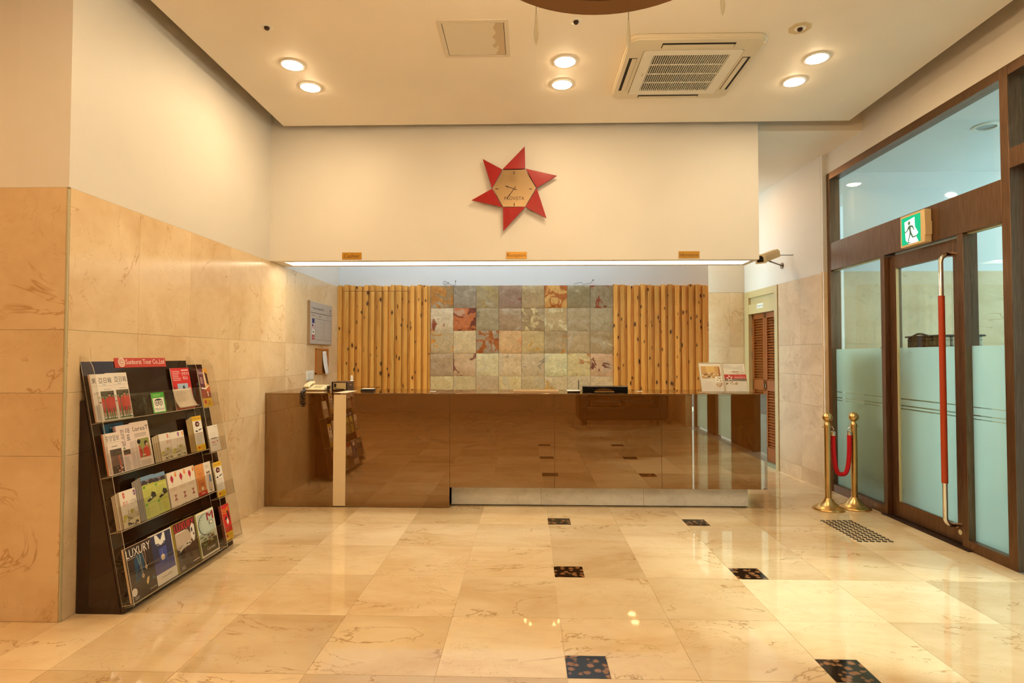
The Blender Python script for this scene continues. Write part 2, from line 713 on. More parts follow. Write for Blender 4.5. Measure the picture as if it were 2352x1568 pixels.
def tile_cell(x0, y0, x1, y1, notch):
    k = ('ft', round(x1 - x0, 3), round(y1 - y0, 3), notch)
    w, h = x1 - x0 - 2 * JG, y1 - y0 - 2 * JG

    def mk():
        m = MB()
        if notch:
            q = 0.1985
            pts = [(q, 0), (w, 0), (w, h), (0, h), (0, q), (q, q)]
            m.prism(pts, -0.010, 0.0, lambda a, b, c: (a, b, c))
        else:
            m.box(0, 0, -0.010, w, h, 0.0)
        return m
    piece('floor_tile', k, mk, FLOOR_MARBLE, (x0 + JG, y0 + JG, 0), floor)


cells = []
for i in range(-6, 6):
    for j in range(-6, 7):
        x0, y0 = TX0 + TS * i, TY0 - TS * j
        x1, y1 = x0 + TS, y0 + TS
        if y1 <= 1.46 or y0 >= 8.5:
            continue
        y1 = min(y1, 8.5)
        x1 = min(x1, XR - 0.002)
        x0 = max(x0, -3.40)
        if x0 >= x1:
            continue
        notch = i in (0, 2) and j % 2 == 0 and 1.4 < y0 < 5.6
        if y0 > 5.7 and x1 < 2.0:
            continue
        if x1 <= XL + 1e-6:
            y1 = min(y1, YK)
            if y1 - y0 > 0.01:
                tile_cell(x0, y0, x1, y1, False)
        elif x0 < XL:
            if y0 < YK:
                tile_cell(x0, y0, XL, min(y1, YK), False)
            tile_cell(XL, y0, x1, y1, False)
        else:
            tile_cell(x0, y0, x1, y1, notch)
        if notch:
            piece('floor_inset', 'inset', lambda: MB().box(0, 0, -0.010, 0.1965, 0.1965, 0.0002), GRANITE,
                  (TX0 + TS * i + 0.001, y0 + 0.001, 0), floor)


def wall_tiles(parent, mw, cols, rows, skip=(), mat=None, thick=0.018):
    """marble slabs on a wall: local x along, y up, z out of the wall (front face at z=0)"""
    for a0, a1 in zip(cols[:-1], cols[1:]):
        for b0, b1 in zip(rows[:-1], rows[1:]):
            w, h = a1 - a0 - 0.0016, b1 - b0 - 0.0016
            k = ('wt', round(w, 3), round(h, 3), round(thick, 3))
            o = piece('marble_slab', k, lambda: MB().box(0, 0, -thick, w, h, 0), mat or WALL_MARBLE,
                      (0, 0, 0), parent)
            setm(o, mw @ Matrix.Translation((a0 + 0.0008, b0 + 0.0008, 0)), parent)


# ---- left wall (marble below, paint above) and the face turning the corner towards the camera
wl = sbox('wall_left', GROUT, (XL - 0.30, YK + 0.019, -0.2, XL - 0.016, 8.6, ZM))
wall_tiles(wl, frame((XL, YK, 0), (0, 1, 0), (0, 0, 1)), [0.012, 0.593, 1.174, 1.752, 2.33, 2.91, 3.49, 4.07, 4.60], ROWS)
sbox('upper_wall_paint', WALL_PAINT, (XL - 0.30, YK + 0.0, ZM, XL, 8.6, 4.05), wl)
wlf = sbox('wall_left_return', GROUT, (-6.2, YK + 0.016, -0.2, XL - 0.02, YK + 0.30, ZM))
wall_tiles(wlf, frame((XL, YK, 0), (1, 0, 0), (0, 0, 1)), [-3.6, -3.0, -2.4, -1.8, -1.2, -0.6, -0.012], ROWS)
sbox('upper_wall_paint', WALL_PAINT, (-6.2, YK, ZM, XL - 0.30, YK + 0.30, 4.05), wlf)
trim = MB().box(XL - 0.011, YK + 0.001, 0, XL - 0.001, YK + 0.011, ZM - 0.01).build('trim_1', P('corner_bead', rgb(196, 186, 150), 0.35))
trim['kind'] = 'structure'

# ---- back wall behind the counter
wb = sbox('wall_back', STAFF_PAINT, (XL, YB + 0.015, -0.1, 2.412, YB + 0.30, 3.70))

# pine cladding (left and right of the slate), every batten its own piece
def batten(x0, x1, z0, z1, y0, y1, parent, name):
    w, h, dp = x1 - x0, z1 - z0, y1 - y0
    k = ('bat', round(w, 3), round(h, 3), round(dp, 3))
    return piece(name, k, lambda: MB().box(-w / 2, 0, 0, w / 2, dp, h), PINE, ((x0 + x1) / 2, y0, z0), parent)


PZ = 2.412
YPB = YB + 0.012
dr = root_struct('door_1', (-2.0, YPB, 0.02))
dr['label'] = 'concealed door cut into the left pine cladding, thin dark gap round it'
for side, (xa, xb, n) in enumerate(((-2.551, -1.300, 14), (1.146, 2.409, 14))):
    root = root_struct('wall_cladding_left' if side == 0 else 'wall_cladding_right', ((xa + xb) / 2, YPB, 0))
    per = (xb - xa) / n
    for i in range(n):
        x = xa + per * i
        wv = per * (0.58 + 0.05 * math.sin(i * 2.3))
        indoor = side == 0 and 1 <= i <= 10
        zt = PZ + 0.008 * math.sin(i * 1.7 + side)
        dpt = 0.046 + 0.004 * math.sin(i * 3.1)
        if indoor:
            batten(x, x + wv, 2.337, zt, YPB - dpt, YPB, root, 'batten')
            batten(x, x + wv, 0.02, 2.332, YPB - dpt, YPB, dr, 'batten')
            batten(x + wv + 0.003, x + per - 0.003, 2.337, zt - 0.004, YPB - 0.012, YPB, root, 'recessed_board')
            batten(x + wv + 0.003, x + per - 0.003, 0.02, 2.332, YPB - 0.012, YPB, dr, 'recessed_board')
        else:
            batten(x, x + wv, 0.0, zt, YPB - dpt, YPB, root, 'batten')
            batten(x + wv + 0.003, x + per - 0.003, 0.0, zt - 0.004, YPB - 0.012, YPB, root, 'recessed_board')

# slate field, 8 x 8 split-face tiles
SL = [  # base, patch, amount   (visible rows from the top)
    [((150, 128, 92), (190, 130, 55), .72), ((150, 141, 130), (120, 105, 95), .2), ((158, 145, 116), (175, 150, 95), .45), ((150, 128, 114), (140, 60, 35), .22),
     ((172, 152, 118), (190, 170, 120), .2), ((206, 166, 100), (186, 105, 30), .70), ((145, 135, 108), (170, 155, 95), .18), ((150, 140, 118), (150, 65, 25), .42)],
    [((205, 194, 174), (150, 75, 45), .40), ((184, 110, 62), (120, 55, 28), .62), ((158, 148, 124), (140, 130, 110), .2), ((160, 138, 114), (210, 160, 110), .32),
     ((158, 138, 106), (222, 196, 140), .45), ((186, 168, 132), (226, 204, 156), .55), ((172, 160, 136), (150, 140, 118), .2), ((172, 164, 142), (190, 180, 150), .2)],
    [((184, 168, 138), (206, 140, 50), .42), ((204, 188, 156), (226, 206, 150), .3), ((158, 144, 126), (172, 95, 22), .62), ((204, 172, 130), (216, 150, 92), .48),
     ((190, 170, 126), (204, 150, 40), .36), ((172, 156, 126), (206, 140, 45), .42), ((178, 162, 132), (170, 90, 50), .26), ((168, 152, 122), (226, 208, 164), .36)],
    [((172, 152, 128), (206, 190, 160), .2), ((196, 172, 144), (140, 80, 60), .42), ((216, 202, 170), (196, 176, 140), .2), ((206, 186, 154), (176, 150, 116), .2),
     ((196, 180, 152), (160, 146, 120), .25), ((222, 206, 170), (236, 222, 176), .2), ((214, 198, 156), (200, 136, 76), .46), ((204, 176, 150), (120, 56, 36), .45)],
    [((204, 190, 150), (180, 170, 120), .2), ((196, 182, 146), (180, 160, 130), .2), ((186, 168, 142), (200, 150, 90), .2), ((206, 190, 148), (220, 200, 150), .2),
     ((190, 174, 138), (150, 80, 50), .22), ((200, 186, 156), (224, 170, 90), .42), ((200, 190, 164), (180, 160, 130), .2), ((204, 188, 160), (190, 170, 140), .2)],
]


def slate_mesh(seed):
    r = random.Random(seed)
    off = Vector((r.random() * 50, r.random() * 50, r.random() * 50))
    n, s = 11, 0.302
    m = MB()
    thr, thr2 = r.uniform(-0.25, 0.15), r.uniform(0.1, 0.4)
    for j in range(n):
        for i in range(n):
            x, z = s * i / (n - 1), s * j / (n - 1)
            q = noise.noise(Vector((x * 7, z * 7, 0)) + off)
            h = 0.010 + 0.004 * noise.noise(Vector((x * 22, z * 22, 3)) + off)
            h += 0.005 * (1 / (1 + math.exp(-40 * (q - thr)))) + 0.004 * (1 / (1 + math.exp(-40 * (q - thr2))))
            edge = min(i, j, n - 1 - i, n - 1 - j)
            if edge == 0:
                h -= 0.004 + 0.003 * r.random()
            m.v.append((x, -h, z))
    for j in range(n - 1):
        for i in range(n - 1):
            a = j * n + i
            m.f.append((a, a + 1, a + n + 1, a + n))
            m.m.append(0)
    rim = [i for i in range(n)] + [j * n + n - 1 for j in range(1, n)] + [n * n - 1 - i for i in range(1, n)] + [(n - 1 - j) * n for j in range(1, n - 1)]
    b = len(m.v)
    m.v += [(m.v[i][0], 0.012, m.v[i][2]) for i in rim]
    for k in range(len(rim)):
        l = (k + 1) % len(rim)
        m.f.append((rim[l], rim[k], b + k, b + l))
        m.m.append(0)
    m.f.append(tuple(b + k for k in range(len(rim))))
    m.m.append(0)
    return m


sf = root_struct('wall_slate_field', (-0.075, YPB, 0))
SX0, SW = -1.297, 0.30525
for rr in range(8):
    for cc in range(8):
        base, pat, am = SL[rr][cc] if rr < 5 else SL[4][(cc + rr) % 8]
        z0 = 2.410 - (rr + 1) * 0.3035
        if z0 < 0:
            continue
        k = ('slate', (rr * 8 + cc) % 20)
        o = piece('slate_tile', k, lambda: slate_mesh(100 + (rr * 8 + cc) % 20), SLATE, (SX0 + cc * SW + 0.0012, YB + 0.002, z0 + 0.0012), sf)
        o.color = (*[min(0.95, k_ * q) for q, k_ in zip(rgb(*base), (1.50, 1.34, 1.08))], 1)
        o['patch'] = [float(min(0.95, 1.35 * x)) for x in rgb(*pat)] + [1.0]
        o['amount'] = float(am)

# ---- recess wall to the right of the back wall
wr = sbox('wall_recess', GROUT, (2.412, 8.516, -0.1, 3.7, 8.75, ZM))
wall_tiles(wr, frame((2.412, 8.5, 0), (1, 0, 0), (0, 0, 1)), [0.0, 0.538, 0.80], ROWS)
sbox('upper_wall_paint', paint('recess_paint', (0.72, 0.62, 0.48)), (2.412, 8.495, ZM, 3.7, 8.75, 3.70), wr)

# ---- right wall beyond the glazing (runs very slightly askew), with the louvred door
FRW = frame((3.275, 6.5, 0), (-0.0525, 1, 0), (0, 0, 1))       # local x along, y up, z into the wall


def frw(a, b, c):
    return tuple(FRW @ Vector((a, b, c)))


wrr = MB().prism([(0, -0.2), (1.005, -0.2), (1.005, 2.386), (2.2, 2.386), (2.2, 3.705), (0, 3.705)], 0.0185, 0.32, frw).build('wall_right', WALL_PAINT)
wrr['kind'] = 'structure'
MRF = FRW @ Matrix.Rotation(math.pi, 4, 'Y')                    # same origin, z out of the wall, x reversed
DULL_MARBLE = marble('wall_marble_dull', (0.66, 0.46, 0.26), (0.80, 0.60, 0.37), (0.42, 0.21, 0.07), 0.5, 0.6, 0.10, stretch=(1.6, 1.6, 0.7))
wall_tiles(wrr, MRF, [-0.998, -0.462, -0.004], [0.0, 0.16, 0.902, 1.25, 1.6, 2.388], mat=DULL_MARBLE)
MB().prism([(0, 2.388), (2.2, 2.388), (2.2, 3.705), (0, 3.705)], 0.0, 0.0185, frw).build('upper_wall_paint', WALL_PAINT, wrr)
# the narrow pier face next to the glazing
pier = MB().box(3.277, 6.46, 0, 3.40, 6.52, ZM).build('wall_pier', WALL_MARBLE)
pier['kind'] = 'structure'
bx('upper_wall_paint', WALL_PAINT, (3.277, 6.46, ZM, 3.40, 6.52, 3.70), pier)
tr2 = MB().prism([(-0.012, 0.0), (0.0, 0.0), (0.0, ZM), (-0.012, ZM)], -0.006, 0.006, frw).build('trim_2', TRIM_CREAM)
tr2['kind'] = 'structure'

# louvred folding door in a cream frame
ld = root_struct('door_2', mw=FRW @ Matrix.Translation((1.47, 0, 0)))
ld['label'] = 'brown louvred folding door in a cream frame beside the counter'
CREAM_FRAME = P('door_frame_cream', rgb(205, 182, 130), 0.4)
LOUVRE = P('louvre_wood', rgb(150, 78, 26), 0.35)


def frbox(name, mat, a0, b0, c0, a1, b1, c1, parent, bevel=0.0, label=None):
    m = MB()
    m.prism([(a0, b0), (a1, b0), (a1, b1), (a0, b1)], c0, c1, frw)
    return m.build(name, mat, parent, bevel=bevel, label=label)


frbox('door_frame', CREAM_FRAME, 1.005, 0, -0.012, 1.085, 2.386, 0.15, ld)
frbox('door_frame', CREAM_FRAME, 1.850, 0, -0.012, 1.985, 2.386, 0.15, ld)
frbox('door_frame', CREAM_FRAME, 1.085, 2.062, -0.010, 1.850, 2.200, 0.15, ld)
frbox('door_frame', CREAM_FRAME, 1.085, 2.295, -0.010, 1.850, 2.386, 0.15, ld)
frbox('transom_panel', CREAM_FRAME, 1.085, 2.200, 0.02, 1.850, 2.295, 0.15, ld)
frbox('threshold', P('threshold_stone', rgb(150, 150, 120), 0.4), 1.085, 0.0, 0.0, 1.850, 0.05, 0.15, ld)
for a0, a1 in ((1.088, 1.455), (1.463, 1.846)):
    leaf = frbox('door_leaf', LOUVRE, a0, 0.055, 0.075, a1, 2.058, 0.085, ld)
    for (p0, q0, p1, q1) in ((a0, 0.055, a0 + 0.055, 2.058), (a1 - 0.055, 0.055, a1, 2.058), (a0, 1.985, a1, 2.058), (a0, 0.055, a1, 0.24), (a0, 1.00, a1, 1.14)):
        frbox('stile', LOUVRE, p0, q0, 0.040, p1, q1, 0.075, leaf)
    for lo, hi in ((0.24, 1.00), (1.14, 1.985)):
        n = int(round((hi - lo) / 0.0375))
        for k in range(n):
            z = lo + (hi - lo) * (k + 0.5) / n
            key = ('louvre', round(a1 - a0, 3))
            w = a1 - a0 - 0.11

            def mkl():
                m = MB()
                m.prism([(-0.016, -0.012), (-0.012, -0.016), (0.016, 0.012), (0.012, 0.016)], -w / 2, w / 2, lambda p, q, c: (c, q, p * 0.9))
                return m
            o = piece('slat', key, mkl, LOUVRE, (0, 0, 0), leaf)
            setm(o, FRW @ Matrix.Translation(((a0 + a1) / 2, z, 0.058)), leaf)
    frbox('pull_ring', STEEL, (a1 - 0.03 if a0 < 1.2 else a0 + 0.015), 1.04, 0.028, (a1 - 0.015 if a0 < 1.2 else a0 + 0.03), 1.09, 0.04, leaf)
for a in (1.092, 1.842):
    for b in (0.5, 1.44, 1.78):
        frbox('hinge', STEEL, a - 0.006, b, 0.03, a + 0.006, b + 0.1, 0.042, ld)
# small sign over the door
sg = frbox('door_sign', ink(238, 232, 214), 1.385, 2.125, -0.014, 1.575, 2.190, -0.0105, None)
tag(sg, 'small white name plate above the louvred door', 'sign')
m = MB()
m.text('Check-Out', 1.565, 2.14, 0.17, 0.035, 0.0, lambda x, y, z: frw(2 * 1.565 - x, y, -0.0146))
m.build('sign_lettering', ink(90, 80, 70), sg, recalc=False)

# ---- soffit over the counter: fascia, slot with a lit diffuser
so = root_struct('wall_soffit', (-0.15, 5.8, 2.40))
bx('fascia', WALL_PAINT, (XL, YS, 2.400, 2.248, 5.715, 4.02), so)
bx('rear_board', WALL_PAINT, (XL, 5.935, 2.400, 2.248, 6.00, 3.70), so)
bx('end_board', WALL_PAINT, (XL, 5.715, 2.400, -2.44, 5.935, 3.70), so)
bx('end_board', WALL_PAINT, (2.192, 5.715, 2.400, 2.248, 5.935, 4.02), so)
bx('slot_top', STAFF_PAINT, (-2.44, 5.715, 2.500, 2.192, 5.935, 2.52), so)
bx('light_diffuser', SLOT, (-2.40, 5.72, 2.425, 2.15, 5.93, 2.432), so, label='glowing warm diffuser strip in the soffit slot')

# ---- ceilings
ceil = sbox('ceiling', CEIL_PAINT, (-2.38, -4.3, ZCL, 3.061, 5.519, 3.765))
sbox('unseen_upper_slab', P('bounce_tint_slab', (0.50, 0.27, 0.10), 0.8), (-6.3, -4.7, 4.02, 3.6, 8.8, 4.12))  # slab out of sight, tinted orange to warm the shade in the ceiling gap
sbox('ceiling_side', CEIL_PAINT, (-6.2, -4.3, ZCL, -2.75, 2.95, 3.765))
sbox('ceiling_staff', CEIL_PAINT, (XL, 5.76, 3.70, 3.42, 8.7, 4.02))
# ---- walls out of the frame that close the lobby
WARM = paint('far_paint', (0.62, 0.50, 0.36))
sbox('wall_front', WARM, (-6.3, -4.7, -0.2, 3.6, -4.5, 4.02))
sbox('wall_far_left', WARM, (-6.4, -4.7, -0.2, -6.2, 3.4, 4.02))
ru = sbox('wall_right_upper', WALL_PAINT, (XR, -4.5, 3.479, XR + 0.14, 6.46, 4.02))
sbox('wall_right_rear', WALL_MARBLE, (XR, -4.5, -0.2, XR + 0.14, -1.10, 3.479))

# ------------------------------------------------------------------ glazing (all bronze, glass set back)
GX = XR + 0.055                                                # glass plane


def gpane(root, y0, y1, z0, z1, x=GX, film=False, name='pane'):
    m = MB()
    m.box(x, y0, z0, x + 0.008, y1, z1)
    g = m.build(name, GLASS, root, smooth=False)
    if film:
        for a, b in ((z0, 0.984), (0.991, 1.011), (1.020, 1.073), (1.080, 1.539)):
            f = MB()
            f.box(x - 0.0010, y0, max(a, z0), x - 0.0004, y1, b)
            f.build('frosted_film', FROST, root, smooth=False)
    return g


def member(root, y0, y1, z0, z1, x0=XR, x1=XR + 0.11, name='frame_member'):
    return MB().box(x0, y0, z0, x1, y1, z1).build(name, BRONZE, root, bevel=0.002)


ZG = 3.479
# left sidelight
w1 = root_struct('window_1', (XR, 5.95, 0))
member(w1, 6.395, 6.457, 0, ZG, name='jamb')
member(w1, 5.502, 6.395, 0.0, 0.080, name='bottom_rail')
gpane(w1, 5.502, 6.395, 0.080, 2.400, film=True)
# post between sidelight and door, header, second post
tr3 = member(None, 5.446, 5.502, 0, 2.400, name='trim_3')
tr3['kind'] = 'structure'
tr4 = member(None, 4.471, 4.533, 0, 2.400, name='trim_4')
tr4['kind'] = 'structure'
tr5 = member(None, 4.107, 6.395, 2.400, 2.700, name='trim_5')
tr5['kind'] = 'structure'
bead = P('glazing_bead', rgb(200, 195, 150), 0.3)
for y0, y1 in ((5.502, 6.395), (4.107, 4.471)):
    bx('glazing_bead', bead, (GX - 0.02, y0, 2.392, GX + 0.02, y1, 2.400), tr5)
# transom light over the door
w2 = root_struct('window_2', (XR, 5.2, 2.70))
member(w2, 4.107, 6.395, 3.405, ZG, name='top_rail')
gpane(w2, 4.107, 6.395, 2.700, 3.405)
# right sidelight
w3 = root_struct('window_3', (XR, 4.29, 0))
member(w3, 4.107, 4.471, 0.0, 0.075, name='bottom_rail')
gpane(w3, 4.107, 4.471, 0.075, 2.392, film=True)
# big post at the right edge of the picture and the next bay
tr6 = member(None, 4.034, 4.107, 0, ZG, XR, XR + 0.17, name='trim_6')
tr6['kind'] = 'structure'
w4 = root_struct('window_4', (XR, 2.4, 2.75))
member(w4, -1.10, 4.034, 3.405, ZG, name='top_rail')
member(w4, -1.10, 4.034, 2.753, 2.890, XR, XR + 0.17, name='transom_bar')
gpane(w4, -1.10, 4.034, 2.890, 3.405, XR + 0.10)
w5 = root_struct('window_5', (XR + 0.2, 2.4, 0))
for y0, y1 in ((3.93, 4.034), (1.13, 2.14), (-0.18, 0.32), (-1.10, -1.0)):
    member(w5, y0, y1, 0, 2.753, XR + 0.17, XR + 0.27, name='jamb')
gpane(w5, 2.14, 3.93, 0.02, 2.753, XR + 0.22)
gpane(w5, 0.32, 1.13, 0.02, 2.753, XR + 0.22, film=True)
gpane(w5, -1.0, -0.18, 0.02, 2.753, XR + 0.22, film=True)

# glass door leaf with a tall pull
gd = root_struct('door_3', (XR + 0.045, 4.99, 0))
DX0, DX1 = XR + 0.045, XR + 0.095
gd['label'] = 'bronze framed glass door with a tall pull handle'
for (y0, y1, z0, z1, nm) in ((5.345, 5.442, 0.012, 2.385, 'stile'), (4.537, 4.640, 0.012, 2.385, 'stile'), (4.640, 5.345, 0.012, 0.150, 'bottom_rail'), (4.640, 5.345, 2.262, 2.385, 'top_rail')):
    MB().box(DX0, y0, z0, DX1, y1, z1).build(nm, BRONZE, gd, bevel=0.002)
m = MB()
m.box(DX0 + 0.02, 4.640, 0.150, DX0 + 0.028, 5.345, 2.262)
m.build('pane', GLASS, gd, smooth=False)
for a, b in ((0.150, 0.984), (0.994, 1.012), (1.022, 1.073), (1.083, 1.539)):
    MB().box(DX0 + 0.0188, 4.640, a, DX0 + 0.0194, 5.345, b).build('frosted_film', FROST, gd, smooth=False)
bx('glazing_bead', bead, (DX0 - 0.001, 5.338, 0.15, DX0 + 0.02, 5.345, 2.262), gd)
hx, hy = XR - 0.068, 4.612
hp = []
for k in range(7):
    t = k / 6 * math.pi / 2
    hp.append((hx + 0.06 - 0.06 * math.sin(t), hy, 2.20 + 0.06 * math.cos(t)))
lo = [(p[0], p[1], 0.21 - (p[2] - 2.20)) for p in hp[::-1]]
pull = MB().tube([(DX0 + 0.002, hy, 2.26)] + hp + lo + [(DX0 + 0.002, hy, 0.15)], 0.0175, 14).build('pull_handle', CHROME, gd, label='tall chrome pull bar')
MB().tube([(hx, hy, 0.475), (hx, hy, 1.2), (hx, hy, 1.935)], 0.0225, 14).build('grip_sleeve', P('red_leather', rgb(176, 62, 20), 0.4), pull, label='red-brown leather grip sleeve')
MB().lathe([(0, 0), (0.02, 0), (0.02, 0.012), (0, 0.012)], fn=lambda x, y, z: (DX0 - z, 4.60 + x, 0.10 + y), n=14).build('door_lock', CHROME, gd)
bx('door_sill', P('sill_dark', (0.05, 0.03, 0.02), 0.4, 0.5), (XR - 0.03, 4.44, 0.0, XR + 0.12, 5.50, 0.008), gd)

# ------------------------------------------------------------------ vestibule beyond the glass
VX1 = 5.6
vw = sbox('wall_vestibule', GROUT, (XR + 0.12, 6.436, -0.2, VX1, 6.70, ZM))
wall_tiles(vw, frame((XR + 0.12, 6.42, 0), (1, 0, 0), (0, 0, 1)), [0.0, 0.60, 1.20, 1.80, 2.16], ROWS, mat=marble('vestibule_marble', (0.60, 0.57, 0.48), (0.74, 0.71, 0.62), (0.5, 0.45, 0.35), 0.25, 0.3, 0.06))
sbox('upper_wall_paint', STAFF_PAINT, (XR + 0.12, 6.42, ZM, VX1, 6.70, 3.50), vw)
SUN_DIFFUSER = bpy.data.materials.new('sun_diffuser_glass')
SUN_DIFFUSER.use_nodes = True
_t = SUN_DIFFUSER.node_tree
_t.nodes.clear()
_o = _t.nodes.new('ShaderNodeOutputMaterial')
_tl = _t.nodes.new('ShaderNodeBsdfTranslucent')
_tl.inputs[0].default_value = (0.93, 0.97, 0.95, 1)
_t.links.new(_tl.outputs[0], _o.inputs[0])
vo_ = root_struct('added_sun_screen', (VX1, 4.9, 0))
bx('sun_diffuser_pane', SUN_DIFFUSER, (VX1, 3.20, 0.0, VX1 + 0.01, 6.70, 3.49), vo_)  # glazing added out of view to stop direct sun and pass it diffused
for y_ in (3.16, 4.36, 5.52):
    MB().box(VX1 - 0.03, y_, 0, VX1 + 0.05, y_ + 0.06, 3.49).build('added_screen_mullion', BRONZE, vo_)
sbox('ceiling_vestibule', STAFF_PAINT, (XR + 0.14, -2.0, 3.49, VX1, 6.70, 3.62))
sbox('floor_vestibule', marble('porch_stone', (0.26, 0.26, 0.24), (0.33, 0.33, 0.31), (0.4, 0.35, 0.3), 0.3, 0.3, 0.05), (XR, -4.5, -0.25, VX1 + 0.4, 6.70, -0.001))
sbox('ground_outside', P('pavement', (0.20, 0.20, 0.20), 0.8), (VX1 + 0.4, -25, -0.35, 40, 30, -0.15))

# plain building added across the street to block the low bright sky
fb = root_struct('added_street_wall', (15.0, 0, -0.15))
bx('added_facade', paint('added_facade_paint', (0.34, 0.36, 0.36), 0.8, 0.2), (15.0, -26, -0.15, 15.4, 24, 8.5), fb)
for k in range(9):
    for z_ in (0.4, 3.4, 6.2):
        bx('added_facade_window', P('added_facade_glass', (0.06, 0.08, 0.09), 0.1), (14.98, -24 + k * 5.2, z_, 15.0, -21.4 + k * 5.2, z_ + 1.7), fb)

# ================================================================== OBJECTS
# ------------------------------------------------------------------ reception counter
rc = thing('reception_counter', 'long glossy brown glass reception counter on a pale marble plinth', 'counter', (-0.13, 5.9, 0))
ZT = 1.085
for (x0, x1, z0) in ((XL + 0.004, -1.879, 0.004), (-1.758, -0.749, 0.004), (-0.747, 0.262, 0.197), (0.264, 1.283, 0.197), (1.285, 2.279, 0.197)):
    MB().box(x0, YC, z0, x1, YC + 0.012, ZT).build('front_panel', COUNTER, rc, bevel=0.0008)
bx('cream_band', P('band_cream', rgb(236, 214, 176), 0.4), (-1.8785, YC - 0.002, 0.012, -1.7585, YC + 0.01, ZT + 0.0155), rc, label='vertical cream band on the counter front')
m = MB()
m.prism([(XL + 0.004, YC - 0.004), (2.281, YC - 0.004), (2.281, 6.315), (-1.75, 6.315), (-1.75, 6.86), (XL + 0.004, 6.86)], ZT, ZT + 0.015, lambda a, b, c: (a, b, c))
m.build('countertop', COUNTER, rc, bevel=0.0015)
bx('cream_band', MATS['band_cream'], (-1.8785, YC + 0.01, ZT + 0.0145, -1.7585, 5.98, ZT + 0.0158), rc)
DARKWOOD = P('counter_carcass', (0.05, 0.025, 0.012), 0.5)
m = MB()
m.prism([(XL + 0.006, YC + 0.02), (-0.76, YC + 0.02), (-0.76, 6.29), (XL + 0.006, 6.29)], 0.0, ZT - 0.001, lambda a, b, c: (a, b, c))
m.build('carcass', DARKWOOD, rc)
m = MB()
m.box(-0.75, YC + 0.013, 0.20, 2.277, 6.29, ZT - 0.001)
m.build('carcass', DARKWOOD, rc)
bx('end_panel', COUNTER, (2.270, YC + 0.013, 0.197, 2.2795, 6.30, ZT), rc)
for x0, x1 in ((-0.742, 0.134), (0.136, 1.131), (1.133, 2.134)):
    bx('plinth_slab', PLINTH_MARBLE, (x0, 5.684, 0.010, x1, 5.702, 0.199), rc)
bx('plinth_core', DARKWOOD, (-0.742, 5.703, 0.0, 2.132, 6.2, 0.199), rc)
bx('plinth_slab', PLINTH_MARBLE, (2.1325, 5.703, 0.010, 2.1415, 6.2, 0.199), rc)

# ------------------------------------------------------------------ name plates on the soffit
PLATE = P('plate_brass', rgb(196, 140, 36), 0.35, 0.3)
for word, x0, x1, adj in (('Cashier', -1.829, -1.636, 'left'), ('Reception', -0.207, -0.005, 'middle'), ('Information', 1.472, 1.672, 'right')):
    p = bx('name_plate', PLATE, (x0, YS - 0.005, 2.413, x1, YS - 0.0005, 2.481), None, bevel=0.001)
    tag(p, 'small brass plate reading %s on the soffit edge' % word, 'sign', 'name plates along the soffit')
    m = MB()
    h = 0.036 if word != 'Reception' else 0.046
    w = (x1 - x0) * (0.80 if word == 'Cashier' else 0.9)
    m.text(word, (x0 + x1 - w) / 2, 2.428 - (0.008 if word == 'Reception' else 0), w, h, 0, lambda x, y, z: (x, YS - 0.0056, y))
    m.build('plate_lettering', ink(70, 34, 8), p, recalc=False)

# ------------------------------------------------------------------ star clock
ck = thing('wall_clock', 'star shaped red wall clock with six pointed blades and mirror face', 'clock', (-0.125, YS, 2.66))
KC = 0.000648


def kz(zx, zy):
    return (-0.128 + (zx - 803) * KC, 3.088 - (zy - 772) * KC)


RED = P('red_lacquer', (0.36, 0.010, 0.012), 0.22, 0.0)
MIRROR = P('gold_mirror', (0.62, 0.46, 0.28), 0.10, 1.0)
HEX = [(628, 478), (972, 470), (1140, 760), (972, 1050), (632, 1050), (470, 765)]
TIPS = [(963, 125), (1450, 578), (1290, 1220), (638, 1415), (158, 940), (325, 312)]
for i in range(6):
    a, b, t = kz(*HEX[i]), kz(*HEX[(i + 1) % 6]), kz(*TIPS[i])
    cx, cz = (a[0] + b[0] + t[0]) / 3, (a[1] + b[1] + t[1]) / 3
    sh = lambda p: (cx + (p[0] - cx) * 0.985, cz + (p[1] - cz) * 0.985)
    m = MB()
    y0, y1 = YS - 0.062, YS - 0.040
    base = [sh(a), sh(b), sh(t)]
    # front face tilted: the outer tip lies lower than the hexagon edge
    for k, (p, dy) in enumerate(zip(base, (0.0, 0.006, 0.012))):
        pass
    v = [(base[0][0], y0 - 0.006, base[0][1]), (base[1][0], y0 + 0.004, base[1][1]), (base[2][0], y0 + 0.004, base[2][1])] + [(p[0], y1, p[1]) for p in base]
    m.v = v
    m.f = [(0, 1, 2), (5, 4, 3), (0, 3, 4, 1), (1, 4, 5, 2), (2, 5, 3, 0)]
    m.m = [0] * 5
    m.build('blade', RED, ck, bevel=0.0015)
hexp = [kz(803 + (p[0] - 803) * 0.965, 762 + (p[1] - 762) * 0.965) for p in HEX]
m = MB()
m.prism(hexp, YS - 0.052, YS - 0.044, lambda a, b, c: (a, c, b))
face = m.build('clock_face', MIRROR, ck)
m = MB()
m.prism([kz(803 + (p[0] - 803) * 0.6, 762 + (p[1] - 762) * 0.6) for p in HEX], YS - 0.044, YS, lambda a, b, c: (a, c, b))
m.build('mount', BLACK, ck)
INK_BROWN = P('clock_ink', (0.05, 0.02, 0.01), 0.4)
for (zx, zy, w, h) in ((802, 528, 14, 40), (541, 771, 44, 13), (1050, 774, 42, 13), (804, 1009, 13, 44)):
    a, b = kz(zx - w / 2, zy + h / 2), kz(zx + w / 2, zy - h / 2)
    MB().box(a[0], YS - 0.054, a[1], b[0], YS - 0.0521, b[1]).build('hour_mark', INK_BROWN, face)
m = MB()
